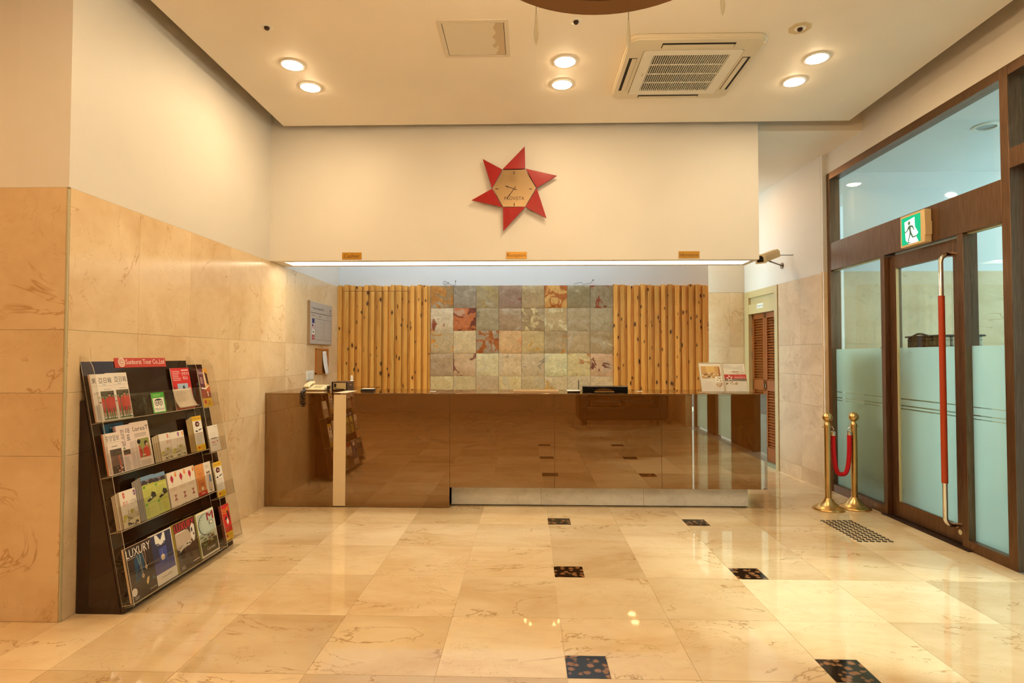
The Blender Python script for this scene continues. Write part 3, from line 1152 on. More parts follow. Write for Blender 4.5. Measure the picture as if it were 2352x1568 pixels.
m.text('PROVISTA', *kz(655, 940), 298 * KC, 52 * KC, 0, lambda x, y, z: (x, YS - 0.0524, y))
m.build('face_lettering', INK_BROWN, face, recalc=False)


def hand(tip, tail, w, yy):
    a, b = Vector(kz(*tail)), Vector(kz(*tip))
    d_ = (b - a).normalized()
    n_ = Vector((-d_.y, d_.x))
    L_ = (b - a).length
    prof = [(0, 0.6), (0.70, 0.6), (0.74, 2.0), (0.82, 1.6), (0.86, 0.7), (1.0, 0.15)]
    pts = [a + d_ * L_ * q[0] + n_ * w * q[1] for q in prof] + [a + d_ * L_ * q[0] - n_ * w * q[1] for q in prof[::-1]]
    m = MB()
    m.prism([tuple(p) for p in pts], yy - 0.0012, yy, lambda p, q, c: (p, c, q))
    return m


hand((660, 722), (842, 785), 0.0028, YS - 0.056).build('hour_hand', INK_BROWN, ck)
hand((700, 905), (826, 733), 0.0025, YS - 0.0585).build('minute_hand', INK_BROWN, ck)
c0 = kz(803, 772)
MB().lathe([(0, 0), (0.005, 0), (0.005, 0.009), (0, 0.009)], fn=lambda x, y, z: (c0[0] + x, YS - 0.0525 - z, c0[1] + y), n=12).build('hand_hub', INK_BROWN, ck)

# ------------------------------------------------------------------ ceiling fittings
BULB_WARM_FILL = emis('bulb_warm_fill', (1.0, 0.60, 0.26), LAMP * 2.2)  # warm fill for the added left-lobby downlights


def downlight(x, y, label, group, z=ZCL, bulb=BULB, key='db'):
    t = thing('ceiling_downlight', label, 'downlight', (x, y, z), group)
    if 'dl' not in MESHES:
        MESHES['dl'] = MB().lathe([(0.083, 0.0), (0.092, -0.001), (0.092, -0.006), (0.078, -0.009), (0.076, 0.0)], n=28).mesh('ring', P('lamp_ring', (0.85, 0.8, 0.72), 0.3))
    if key not in MESHES:
        MESHES[key] = MB().lathe([(0.076, -0.0005), (0.072, -0.008), (0.058, -0.016), (0.030, -0.021), (0, -0.0225)], n=28).mesh('bulb', bulb)
    for nm, k in (('ring', 'dl'), ('bulb', key)):
        o = bpy.data.objects.new(nm, MESHES[k])
        COL.objects.link(o)
        setm(o, WM[t.name], t)
    return t


for x, nm in ((-1.81, 'near the left wall'), (0.286, 'at mid ceiling by the access hatch'), (2.177, 'right of the air conditioner')):
    downlight(x, 4.345, 'lit round ceiling downlight %s, the nearer of its pair' % nm, 'ceiling downlights')
    downlight(x, 4.715, 'lit round ceiling downlight %s, the farther of its pair' % nm, 'ceiling downlights')
for y, xs_ in ((1.85, (-1.81, 2.177)), (-0.45, (2.10,))):
    for x in xs_:
        for dy in (-0.18, 0.18):
            downlight(x, y + dy, 'lit round downlight in the lobby ceiling out of the picture', 'lobby downlights out of the picture')
for x, y in ((-4.7, 1.3), (-5.4, 1.3), (-5.0, 0.5), (-5.7, 0.5)):
    downlight(x, y, 'lit round downlight in the lobby ceiling out of the picture', 'lobby downlights out of the picture', bulb=BULB_WARM_FILL, key='dw')  # unseen downlights added to brighten the left side
downlight(2.52, 7.55, 'lit round downlight in the corridor ceiling hidden by the soffit', None, 3.70, emis('bulb_corridor_fill', (1.0, 0.58, 0.25), LAMP * 1.1), 'dc')  # added behind the soffit to warm the corridor wall
# fluorescent panels over the staff area
for x in (-1.75, -0.50, 0.68):
    t = thing('fluorescent_fixture', 'flat fluorescent ceiling fixture over the staff side, hidden by the soffit', 'ceiling light', (x, 6.85, 3.70), 'fluorescent fixtures behind the soffit')
    bx('housing', WHITE_PLASTIC, (x - 0.62, 6.68, 3.655, x + 0.62, 7.02, 3.70), t)
    bx('diffuser', TUBE, (x - 0.60, 6.70, 3.648, x + 0.60, 7.00, 3.6545), t)

# cassette air conditioner
AX0, AX1, AY0, AY1 = 0.712, 1.682, 3.985, 4.930
ac = thing('air_conditioner', 'square cassette air conditioner with slatted grille in the ceiling', 'air conditioner', ((AX0 + AX1) / 2, (AY0 + AY1) / 2, ZCL))
AC_BODY = paint('ac_plastic', (0.76, 0.66, 0.48), 0.4, 0.12)
AC_WHITE = P('ac_white', (0.80, 0.74, 0.62), 0.4)
ZA = ZCL - 0.040


def rrect(x0, y0, x1, y1, r, n=5):
    out = []
    for cx, cy, a0 in ((x1 - r, y1 - r, 0), (x0 + r, y1 - r, 90), (x0 + r, y0 + r, 180), (x1 - r, y0 + r, 270)):
        for k in range(n + 1):
            a = math.radians(a0 + 90 * k / n)
            out.append((cx + r * math.cos(a), cy + r * math.sin(a)))
    return out


def ring_prism(m, outer, inner, z0, z1):
    """frame between two loops with equal vertex counts"""
    n = len(outer)
    b = len(m.v)
    for z in (z0, z1):
        m.v += [(p[0], p[1], z) for p in outer]
        m.v += [(p[0], p[1], z) for p in inner]
    for i in range(n):
        j = (i + 1) % n
        for q in ((b + i, b + j, b + n + j, b + n + i), (b + 2 * n + i, b + 3 * n + i, b + 3 * n + j, b + 2 * n + j),
                  (b + i, b + 2 * n + i, b + 2 * n + j, b + j), (b + n + i, b + n + j, b + 3 * n + j, b + 3 * n + i)):
            m.f.append(q)
            m.m.append(m.k)


m = MB()
m.prism(rrect(AX0, AY0, AX1, AY1, 0.075), ZA + 0.012, ZCL, lambda a, b, c: (a, b, c))
m.build('casing', AC_BODY, ac, bevel=0.006)
gx0, gx1, gy0, gy1 = 0.872, 1.535, 4.165, 4.800
m = MB()
ring_prism(m, rrect(AX0 + 0.01, AY0 + 0.01, AX1 - 0.01, AY1 - 0.01, 0.07), rrect(gx0 - 0.03, gy0 - 0.03, gx1 + 0.03, gy1 + 0.03, 0.02), ZA, ZA + 0.014)
m.build('fascia_ring', AC_BODY, ac, bevel=0.002)
m = MB()
ring_prism(m, rrect(gx0 - 0.027, gy0 - 0.027, gx1 + 0.027, gy1 + 0.027, 0.02), rrect(gx0 + 0.055, gy0 + 0.035, gx1 - 0.055, gy1 - 0.035, 0.006), ZA - 0.004, ZA + 0.011)
m.build('grille_frame', AC_WHITE, ac, bevel=0.0015)
bx('grille_void', DARK_VOID, (gx0 + 0.03, gy0 + 0.01, ZA + 0.009, gx1 - 0.03, gy1 - 0.01, ZA + 0.0115), ac)
m = MB()
ns = 34
for k in range(ns):
    x = gx0 + 0.062 + (gx1 - gx0 - 0.124) * k / (ns - 1)
    m.box(x - 0.0026, gy0 + 0.033, ZA - 0.003, x + 0.0026, gy1 - 0.033, ZA + 0.008)
for k in range(1, 4):
    y = gy0 + 0.035 + (gy1 - gy0 - 0.07) * k / 4
    m.box(gx0 + 0.05, y - 0.004, ZA - 0.0035, gx1 - 0.05, y + 0.004, ZA + 0.004)
m.build('grille_slats', AC_WHITE, ac, kind='stuff', label='fine cream slats over a dark intake')
for (x0, y0, x1, y1, ax) in ((0.955, 4.040, 1.470, 4.105, 0), (0.935, 4.845, 1.440, 4.892, 0), (0.755, 4.24, 0.815, 4.76, 1), (1.585, 4.24, 1.645, 4.76, 1)):
    v = bx('vent_slot', DARK_VOID, (x0, y0, ZA - 0.0008, x1, y1, ZA + 0.002), ac)
    if ax == 0:
        bx('flap', AC_BODY, (x0 + 0.006, y0 + 0.020, ZA - 0.006, x1 - 0.006, y1 - 0.003, ZA - 0.0009), v)
    else:
        s_ = 1 if x0 < 1 else -1
        bx('flap', AC_BODY, (x0 + (0.022 if s_ > 0 else 0.004), y0 + 0.006, ZA - 0.006, x1 - (0.004 if s_ > 0 else 0.022), y1 - 0.006, ZA - 0.0009), v)
m = MB()
m.text('Carrier', 0, 0, 0.055, 0.014, 0, lambda x, y, z: (0.905 - y, 4.46 + x, ZA - 0.0045))
m.build('maker_mark', ink(90, 80, 70), ac, recalc=False)

# access hatch
hx0, hx1, hy0, hy1 = -0.600, -0.140, 3.800, 4.250
ha = thing('access_hatch', 'square ceiling access hatch with water stains', 'hatch', ((hx0 + hx1) / 2, (hy0 + hy1) / 2, ZCL))
m = MB()
ring_prism(m, rrect(hx0 - 0.012, hy0 - 0.012, hx1 + 0.012, hy1 + 0.012, 0.003, 2), rrect(hx0 + 0.018, hy0 + 0.018, hx1 - 0.018, hy1 - 0.018, 0.003, 2), ZCL - 0.006, ZCL)
m.build('hatch_frame', P('hatch_frame', (0.74, 0.64, 0.50), 0.5), ha)
HATCH = P('hatch_panel', (0.76, 0.67, 0.52), 0.5)
_g = N(HATCH)
_v = _g.objvec(False)
_sx = _g.new('ShaderNodeSeparateXYZ')
_g.link(_v, _sx.inputs[0])
_q = _g.math('ADD', _g.math('MULTIPLY', _sx.outputs[0], 3.2), _g.math('MULTIPLY', _g.noise(_v, 9, 4, 0.5, 0.6), 1.0))
_g.link(_g.mix(_g.maprange(_q, 0.90, 0.94), (0.76, 0.67, 0.52), (0.60, 0.47, 0.30)), _g.b.inputs['Base Color'])
bx('hatch_panel', HATCH, (hx0 + 0.022, hy0 + 0.022, ZCL - 0.004, hx1 - 0.022, hy1 - 0.022, ZCL - 0.0005), ha)
# dark seam round the panel
m = MB()
ring_prism(m, rrect(hx0 + 0.0185, hy0 + 0.0185, hx1 - 0.0185, hy1 - 0.0185, 0.002, 2), rrect(hx0 + 0.0215, hy0 + 0.0215, hx1 - 0.0215, hy1 - 0.0215, 0.002, 2), ZCL - 0.002, ZCL - 0.0004)
m.build('hatch_seam', DARK_VOID, ha)

# sprinkler heads
for (x, y, lab, stain) in ((-1.779, 3.840, 'small recessed sprinkler head in the ceiling above the left downlights', False), (0.326, 3.822, 'small dark domed sprinkler head beside the chandelier rim', False), (1.865, 3.945, 'small sprinkler head in a yellowed patch right of the air conditioner', True)):
    t = thing('sprinkler_head', lab, 'sprinkler', (x, y, ZCL), 'sprinkler heads')
    if stain:
        MB().lathe([(0, -0.002), (0.075, -0.002), (0.078, 0), (0, 0)], (x, y, ZCL), 8).build('cover_plate', P('yellowed', (0.66, 0.50, 0.27), 0.5), t)
    MB().lathe([(0.018, -0.0025), (0.036, -0.0025), (0.042, 0.0), (0.018, 0.0)], (x, y, ZCL), 20).build('collar', WHITE_PLASTIC, t)
    MB().lathe([(0.018, -0.002), (0.018, -0.012), (0.012, -0.020), (0, -0.022)], (x, y, ZCL), 14).build('nozzle', P('nozzle_dark', (0.06, 0.03, 0.02), 0.3, 0.6), t)

# chandelier: bronze dish with hanging drops, mostly above the frame
chx, chy, chz, chr_ = 0.24, 1.570, 2.650, 0.431
ch = thing('chandelier', 'round bronze chandelier dish with pointed glass drops at the top edge', 'chandelier', (chx, chy, chz))
CH_BR = P('chandelier_bronze', (0.30, 0.16, 0.08), 0.38, 0.7)
MB().lathe([(chr_ - 0.085, 0.012), (chr_ - 0.08, 0.0), (chr_, 0.0), (chr_ + 0.002, 0.03), (chr_ - 0.01, 0.045), (0.10, 0.16), (0.0, 0.17)], (chx, chy, chz), 64).build('rim', CH_BR, ch)
MB().lathe([(chr_ - 0.085, 0.010), (chr_ - 0.13, 0.05), (chr_ - 0.25, 0.085), (0.03, 0.10), (0.0, 0.10)], (chx, chy, chz), 64).build('inner_dish', CH_BR, ch)
MB().tube([(chx, chy, chz + 0.15), (chx, chy, 3.69)], 0.012, 12).build('stem', CH_BR, ch)
MB().lathe([(0, 0), (0.07, 0), (0.055, 0.04), (0, 0.045)], (chx, chy, ZCL - 0.046), 20).build('ceiling_rose', CH_BR, ch)
CH_FILL_BULB = emis('chandelier_fill_bulb', LAMP_COL, LAMP * 2.4)  # unseen upward bulbs, added above the dish to brighten the ceiling
for k in range(8):
    a_ = 2 * math.pi * k / 8
    x_, y_ = chx + 0.27 * math.cos(a_), chy + 0.27 * math.sin(a_)
    MB().tube([(x_, y_, chz + 0.07), (x_, y_, chz + 0.15)], 0.014, 10).build('fill_bulb_holder', CH_BR, ch)
    MB().lathe([(0.010, 0.0), (0.022, 0.025), (0.024, 0.045), (0.012, 0.08), (0, 0.095)], (x_, y_, chz + 0.15), 12).build('bulb', CH_FILL_BULB, ch)
DROP = bpy.data.materials.new('drop_glass')
DROP.use_nodes = True
_t = DROP.node_tree
_t.nodes.clear()
_o = _t.nodes.new('ShaderNodeOutputMaterial')
_mx = _t.nodes.new('ShaderNodeMixShader')
_tl = _t.nodes.new('ShaderNodeBsdfTranslucent')
_gl = _t.nodes.new('ShaderNodeBsdfGlossy')
_tl.inputs[0].default_value = (0.98, 0.92, 0.78, 1)
_gl.inputs['Roughness'].default_value = 0.1
_mx.inputs[0].default_value = 0.12
_t.links.new(_tl.outputs[0], _mx.inputs[1])
_t.links.new(_gl.outputs[0], _mx.inputs[2])
_t.links.new(_mx.outputs[0], _o.inputs[0])
for k, ang in enumerate(math.radians(119.5 - 44.5 * i) for i in range(8)):
    x, y = chx + (chr_ - 0.004) * math.cos(ang), chy + (chr_ - 0.004) * math.sin(ang)
    hk = MB().tube([(x, y, chz + 0.004), (x, y, chz - 0.028)], 0.0012, 6).build('hook', STEEL, ch)
    dp = piece('glass_drop', 'drop', lambda: MB().lathe([(0, 0.0), (0.0035, -0.001), (0.0045, -0.02), (0.0085, -0.075), (0.0065, -0.095), (0, -0.112)], n=8), DROP, (x, y, chz - 0.026), ch)

# ------------------------------------------------------------------ exit sign
ex = thing('exit_sign', 'lit green running man exit sign in a cream box above the glass door', 'exit sign', (XR - 0.06, 4.95, 2.40))
MX = frame((XR - 0.064, 5.105, 2.398), (0, -1, 0), (0, 0, 1))
m = MB()
m.box(XR - 0.062, 4.800, 2.398, XR, 5.105, 2.672)
m.build('sign_box', P('exit_box', rgb(228, 200, 150), 0.45), ex, bevel=0.006)
bx('lamp_cap', MATS['exit_box'], (XR - 0.060, 4.792, 2.46, XR - 0.004, 4.7995, 2.57), ex)
EG, EW = emis('exit_green', (0.02, 0.52, 0.22), 1.1), emis('exit_white', (0.82, 1.0, 0.92), 2.2)
EM = P('exit_man', (0.12, 0.30, 0.22), 0.5)
mx = lambda x, y, z=0.0: tuple(MX @ Vector((x, y, z)))
m = MB()
m.face([mx(0.022, 0.020), mx(0.262, 0.020), mx(0.262, 0.254), mx(0.022, 0.254)])
sgf = m.build('green_face', EG, ex, recalc=False)
m = MB()
for poly in ([(0.062, 0.215), (0.190, 0.235), (0.195, 0.150), (0.235, 0.095), (0.205, 0.075), (0.235, 0.020), (0.110, 0.020), (0.075, 0.060)],):
    m.face([mx(p[0], p[1], 0.0006) for p in poly])
m.build('white_doorway', EW, ex, recalc=False)
m = MB()
m.face([mx(0.122 + 0.016 * math.cos(a * 0.5236), 0.196 + 0.018 * math.sin(a * 0.5236), 0.0012) for a in range(12)])
for poly in ([(0.112, 0.172), (0.140, 0.178), (0.150, 0.110), (0.128, 0.105)], [(0.140, 0.178), (0.172, 0.165), (0.188, 0.128), (0.178, 0.125), (0.160, 0.152), (0.138, 0.160)],
             [(0.112, 0.172), (0.085, 0.135), (0.062, 0.130), (0.062, 0.120), (0.092, 0.124), (0.122, 0.150)], [(0.128, 0.108), (0.150, 0.112), (0.172, 0.075), (0.215, 0.078), (0.215, 0.066), (0.162, 0.062)],
             [(0.128, 0.110), (0.145, 0.108), (0.122, 0.060), (0.112, 0.028), (0.098, 0.030), (0.112, 0.070)], [(0.100, 0.026), (0.140, 0.022), (0.150, 0.028), (0.105, 0.034)]):
    m.face([mx(p[0], p[1], 0.0012) for p in poly])
m.build('running_figure', EM, ex, recalc=False)

# ------------------------------------------------------------------ stanchions and velvet rope
ST = ((2.878, 5.640, 'brass rope stanchion nearer the marble wall'), (3.155, 5.690, 'brass rope stanchion nearer the glass door'))
for (x, y, lab) in ST:
    t = thing('rope_stanchion', lab, 'stanchion', (x, y, 0), 'brass stanchions by the glass door')
    MB().lathe([(0, 0.0), (0.138, 0.0), (0.1405, 0.008), (0.136, 0.016), (0.110, 0.026), (0.080, 0.048), (0.050, 0.080), (0.032, 0.108), (0.0, 0.108)], (x, y, 0), 40).build('base', BRASS, t)
    MB().lathe([(0.0, 0.105), (0.029, 0.105), (0.029, 0.795), (0.0, 0.795)], (x, y, 0), 24).build('post', BRASS, t)
    MB().lathe([(0.0, 0.795), (0.031, 0.795), (0.031, 0.805), (0.020, 0.825), (0.015, 0.838), (0.0, 0.838)], (x, y, 0), 24).build('collar', BRASS, t)
    MB().ball((x, y, 0.876), 0.046, 24).build('ball_finial', BRASS, t)
    MB().tube([(x - 0.052, y, 0.783), (x + 0.052, y, 0.783)], 0.004, 8).build('cross_pin', BRASS, t)
rp = thing('velvet_rope', 'red velvet rope hanging in a U between the two brass stanchions', 'rope', (3.02, 5.66, 0.30))
ra, rb = Vector((2.938, 5.652, 0.70)), Vector((3.096, 5.660, 0.705))
pts = []
for k in range(25):
    t = k / 24
    p = ra.lerp(rb, 0.5 - 0.5 * math.cos(math.pi * t) if 0.25 < t < 0.75 else t)
    p = ra.lerp(rb, t * t * (3 - 2 * t))
    p.z = 0.705 - 0.375 * (1 - abs(2 * t - 1) ** 3.0)
    pts.append(p)
VELVET = P('red_velvet', (0.58, 0.004, 0.012), 0.85, 0.0)
MB().tube(pts, 0.0205, 12).build('rope', VELVET, rp)
for p in (ra, rb):
    MB().lathe([(0, 0), (0.0215, 0), (0.0225, 0.02), (0.0225, 0.036), (0.008, 0.042), (0, 0.042)], p, 14).build('end_cap', CHROME, rp)
    sgn = -1 if p is ra else 1
    MB().tube([p + Vector((0, 0, 0.040)), p + Vector((0.004, 0, 0.052)), p + Vector((0.010 * -sgn, 0, 0.062)), p + Vector((0.0, 0, 0.074)), p + Vector((0.006 * sgn, 0, 0.080)), p + Vector((0.002 * sgn, 0, 0.088))], 0.0035, 8).build('hook', CHROME, rp)

# tactile warning studs on the floor
ts = thing('tactile_paving', 'block of dark metal tactile studs on the floor before the glass door', 'floor studs', (2.745, 4.96, 0))
STUD = P('stud_metal', (0.055, 0.030, 0.016), 0.30, 0.6)
STUD_TOP = P('stud_top', (0.55, 0.47, 0.36), 0.25, 0.7)


def mk_stud():
    m = MB()
    m.lathe([(0.0185, 0.0), (0.0180, 0.0035), (0.0125, 0.0042), (0.0110, 0.0030), (0.0, 0.0030)], n=14)
    m.mat(1)
    m.lathe([(0.009, 0.0031), (0.007, 0.0046), (0.0, 0.0050)], n=10)
    return m


for j in range(12):
    for i in range(6):
        piece('stud', 'stud', mk_stud, [STUD, STUD_TOP], (2.623 + 0.0488 * i, 4.673 + 0.0518 * j, 0.0), ts)

# ------------------------------------------------------------------ left wall fittings
def wallframe(y, z, x=XL):
    return frame((x, y, z), (0, 1, 0), (0, 0, 1))           # local x to the right, y up, z into the room


bd = thing('exchange_rate_board', 'grey exchange rate board with small flags on the marble wall', 'notice board', mw=wallframe(6.640, 1.604))
GREY = P('board_grey', rgb(190, 188, 180), 0.35, 0.25)
bx('board', [GREY], (0, 0, 0.0, 0.745, 0.500, 0.030), bd, bevel=0.002, local=True)
bx('board_edge', P('board_edge', rgb(168, 138, 104), 0.4), (-0.008, -0.004, 0.0, -0.0005, 0.504, 0.030), bd, local=True)
pr = MB()
Z1, Z2 = 0.0306, 0.0312
pr.rect(0.012, 0.365, 0.735, 0.371, Z1)
pr.text('Foreign exchange Rates', 0.05, 0.402, 0.40, 0.040, Z1)
pr.text('PROVISTA', 0.64, 0.388, 0.08, 0.014, Z1)
pr.disc(0.68, 0.43, 0.014, 0.014, Z1, 6)
pr.text('Country', 0.05, 0.325, 0.10, 0.022, Z1)
pr.text('Cash', 0.275, 0.325, 0.07, 0.022, Z1)
pr.text('T/C', 0.565, 0.325, 0.05, 0.022, Z1)
for x0, x1 in ((0.165, 0.425), (0.455, 0.715)):
    for e in ((x0, 0.05, x1, 0.053), (x0, 0.30, x1, 0.303), (x0, 0.05, x0 + 0.003, 0.30), (x1 - 0.003, 0.05, x1, 0.30)):
        pr.rect(*e, Z1)
    for k in range(4):
        pr.rect(x0 + 0.07, 0.085 + k * 0.058, x0 + 0.078, 0.094 + k * 0.058, Z1)
        pr.rect(x0 + 0.18, 0.085 + k * 0.058, x0 + 0.188, 0.094 + k * 0.058, Z1)
pr.mat(1).rect(0.06, 0.245, 0.135, 0.30, Z1)
pr.mat(2).rect(0.06, 0.180, 0.135, 0.234, Z1)
pr.mat(1).rect(0.06, 0.207, 0.095, 0.234, Z2)
pr.mat(3)
for k in range(3):
    pr.rect(0.06 + (0.035 if k > 1 else 0), 0.186 + k * 0.016, 0.135, 0.193 + k * 0.016, Z2)
pr.mat(2).rect(0.06, 0.115, 0.135, 0.169, Z1)
pr.mat(0).disc(0.0975, 0.142, 0.016, 0.014, Z2)
pr.mat(3).rect(0.06, 0.050, 0.135, 0.104, Z1)
pr.mat(2).rect(0.0935, 0.060, 0.1015, 0.094, Z2).rect(0.082, 0.073, 0.113, 0.081, Z2)
pr.build('printed_table', [ink(50, 46, 48), ink(40, 44, 110), ink(236, 232, 228), ink(170, 30, 36)], bd, local=True, recalc=False)

cb = thing('cork_board', 'small cork board with a curled white sheet below the rate board', 'cork board', mw=wallframe(6.885, 1.243))
bx('cork', P('cork', rgb(176, 116, 52), 0.8), (0.012, 0.012, 0.0, 0.413, 0.297, 0.012), cb, local=True)
for e in ((0, 0, 0.425, 0.013), (0, 0.296, 0.425, 0.309), (0, 0, 0.013, 0.309), (0.412, 0, 0.425, 0.309)):
    bx('cork_frame', P('cork_frame', rgb(190, 112, 40), 0.45), (e[0], e[1], 0, e[2], e[3], 0.018), cb, local=True)
m = MB()
rows_ = 10
for k in range(rows_ + 1):
    t = k / rows_
    y = 0.272 - 0.288 * t
    lift = 0.016 + 0.045 * t * t
    for q in range(5):
        s_ = q / 4
        m.v.append((0.215 + 0.17 * s_ - 0.035 * t * (1 - s_) + (0.02 * t), y + 0.006 * math.sin(s_ * 3), lift * (0.6 + 0.5 * (1 - s_))))
for k in range(rows_):
    for q in range(4):
        a = k * 5 + q
        m.f.append((a, a + 1, a + 6, a + 5))
        m.m.append(0)
sheet = m.build('pinned_sheet', ink(236, 232, 226), cb, local=True, recalc=False)
sheet.modifiers.new('thick', 'SOLIDIFY').thickness = 0.0008

sw = thing('light_switch', 'white double switch plate low on the marble wall above the telephone', 'switch', mw=wallframe(6.60, 1.172))
bx('plate', WHITE_PLASTIC, (0, 0, 0, 0.225, 0.115, 0.009), sw, bevel=0.002, local=True)
for x0 in (0.015, 0.120):
    r_ = bx('switch_block', P('switch_cream', rgb(226, 222, 206), 0.35), (x0, 0.012, 0.009, x0 + 0.09, 0.103, 0.012), sw, local=True)
    for k in range(3):
        bx('rocker', WHITE_PLASTIC, (x0 + 0.012, 0.018 + k * 0.028, 0.012, x0 + 0.078, 0.040 + k * 0.028, 0.016), r_, local=True)

# ------------------------------------------------------------------ security camera on the right wall
cc = thing('security_camera', 'cream box security camera on a wall bracket right of the soffit', 'security camera', (3.0, 7.1, 2.60))
CBODY = P('cctv_cream', rgb(214, 186, 130), 0.4)
back, frontp = Vector((3.065, 7.18, 2.735)), Vector((2.765, 6.90, 2.615))
cd = (frontp - back).normalized()
cu = (Vector((0, 0, 1)) - cd * cd.z).normalized()
cr = cd.cross(cu)


def cfn(a, b, c):
    return tuple(back + cr * a + cu * b + cd * c)


Lc = (frontp - back).length
sec = [(-0.052, -0.048), (0.052, -0.048), (0.052, 0.022), (0.030, 0.048), (-0.030, 0.048), (-0.052, 0.022)]
MB().prism(sec, 0, Lc * 0.97, cfn).build('housing', CBODY, cc, bevel=0.002)
m = MB()
ring = [(p[0] * 1.12, p[1] * 1.12) for p in sec]
inn = [(p[0] * 0.80, p[1] * 0.80) for p in sec]
n = len(ring)
for c in (Lc * 0.94, Lc * 1.03):
    m.v += [cfn(p[0], p[1], c) for p in ring] + [cfn(p[0], p[1], c) for p in inn]
for i in range(n):
    j = (i + 1) % n
    for q in ((i, j, n + j, n + i), (2 * n + i, 3 * n + i, 3 * n + j, 2 * n + j), (i, 2 * n + i, 2 * n + j, j), (n + i, n + j, 3 * n + j, 3 * n + i)):
        m.f.append(q)
        m.m.append(0)
m.build('front_bezel', P('cctv_bezel', rgb(236, 206, 150), 0.4), cc)
MB().prism(inn, Lc * 0.97, Lc * 0.985, cfn).build('lens_window', BLACK_GLOSS, cc)
wp = Vector(frw(0.88, 2.61, 0.0))
ar = Vector(cfn(0, -0.052, Lc * 0.55))
MB().tube([wp, ar + Vector((0.03, 0, -0.012)), ar], 0.009, 10).build('bracket_arm', P('bracket', (0.20, 0.13, 0.08), 0.35, 0.8), cc)
MB().lathe([(0, 0), (0.040, 0), (0.038, 0.010), (0.018, 0.016), (0, 0.018)], fn=lambda x, y, z: frw(0.88 + x, 2.61 + y, -z), n=20).build('wall_flange', MATS['bracket'], cc)
MB().tube([cfn(0, -0.02, 0), cfn(0.0, -0.03, -0.04), frw(0.62, 2.70, -0.02), frw(0.60, 2.70, 0)], 0.004, 8).build('camera_cable', BLACK, cc)

# stray wires on top of the slate
for k, (x0, lab) in enumerate(((-1.12, 'loose black wire curled on top of the slate, left one'), (0.62, 'loose black wire sprouting from the top of the slate, right one'))):
    r_ = random.Random(5 + k)
    pts = []
    if k == 0:
        for i in range(14):
            a = i * 0.62
            pts.append((x0 + 0.03 * math.cos(a) + i * 0.0035, YB - 0.012, 2.445 + 0.030 * math.sin(a) * (1 - i / 20)))
        pts += [(x0 + 0.10, YB - 0.012, 2.415), (x0 + 0.15, YB - 0.012, 2.418), (x0 + 0.156, YB - 0.012, 2.47)]
    else:
        pts = [(x0, YB - 0.012, 2.425), (x0 + 0.05, YB - 0.012, 2.44), (x0 + 0.10, YB - 0.012, 2.452), (x0 + 0.13, YB - 0.012, 2.418), (x0 + 0.17, YB - 0.012, 2.432), (x0 + 0.22, YB - 0.012, 2.436), (x0 + 0.26, YB - 0.012, 2.48)]
    w = thing('loose_wire', lab, 'wire', (pts[0][0], YB - 0.012, 2.412), 'wires above the slate')
    MB().tube(pts, 0.0022, 6).build('wire', BLACK, w)
    MB().ball(pts[-1], 0.008, 8).build('wire_plug', BLACK, w)

# ------------------------------------------------------------------ things on the counter
CT = ZT + 0.0152
ph = thing('desk_telephone', 'cream desk telephone on the left end of the counter', 'telephone', (-2.215, 6.03, CT))
PHC = P('phone_cream', rgb(232, 216, 172), 0.4)
m = MB()
m.prism([(5.935, CT), (6.145, CT), (6.145, CT + 0.052), (6.10, CT + 0.055), (5.935, CT + 0.020)], -2.315, -2.110, lambda a, b, c: (c, a, b))
m.build('phone_body', PHC, ph, bevel=0.008)
m = MB()
hs = [(5.935, 0.040), (5.955, 0.062), (6.00, 0.072), (6.06, 0.086), (6.11, 0.094), (6.135, 0.078)]
lo_ = [(6.105, 0.062), (6.075, 0.066), (6.00, 0.052), (5.97, 0.034), (5.945, 0.028)]
m.prism([(p[0], CT + p[1]) for p in hs + lo_], -2.322, -2.262, lambda a, b, c: (c, a, b))
m.build('handset', PHC, ph, bevel=0.010)
slope_ = (0.055 - 0.020) / (6.10 - 5.935)
for r_ in range(4):
    for c_ in range(3):
        x, y = -2.225 + c_ * 0.027, 5.965 + r_ * 0.023
        z = CT + 0.020 + (y - 5.935) * slope_
        bx('key', P('phone_key', rgb(206, 192, 150), 0.45), (x, y, z - 0.004, x + 0.019, y + 0.014, z + 0.005), ph)
bx('cradle_edge', BLACK, (-2.112, 6.05, CT + 0.010, -2.100, 6.12, CT + 0.046), ph)


def coil(path, rad, turns):
    path = [Vector(p) for p in path]
    L = [0]
    for a, b in zip(path[:-1], path[1:]):
        L.append(L[-1] + (b - a).length)
    out = []
    n_ = turns * 9
    for k in range(n_ + 1):
        s_ = L[-1] * k / n_
        i = max(q for q in range(len(L)) if L[q] <= s_ + 1e-9)
        i = min(i, len(path) - 2)
        f_ = (s_ - L[i]) / (L[i + 1] - L[i])
        p = path[i].lerp(path[i + 1], f_)
        t = (path[i + 1] - path[i]).normalized()
        x = t.orthogonal().normalized()
        y = t.cross(x)
        a = 2 * math.pi * k / 9
        out.append(p + x * rad * math.cos(a) + y * rad * math.sin(a))
    return out


MB().tube(coil([(-2.318, 5.945, CT + 0.020), (-2.25, 5.80, CT + 0.012), (-2.205, 5.63, CT + 0.012), (-2.196, 5.562, CT + 0.006), (-2.196, 5.556, 1.04), (-2.192, 5.556, 0.985), (-2.176, 5.556, 0.975), (-2.168, 5.556, 0.99), (-2.172, 5.556, 1.06), (-2.178, 5.560, CT + 0.008), (-2.20, 5.66, CT + 0.012)], 0.0085, 40), 0.0034, 6).build('coiled_cord', P('cord_brown', (0.035, 0.020, 0.012), 0.4), ph, label='dark coiled cord hanging over the counter edge')

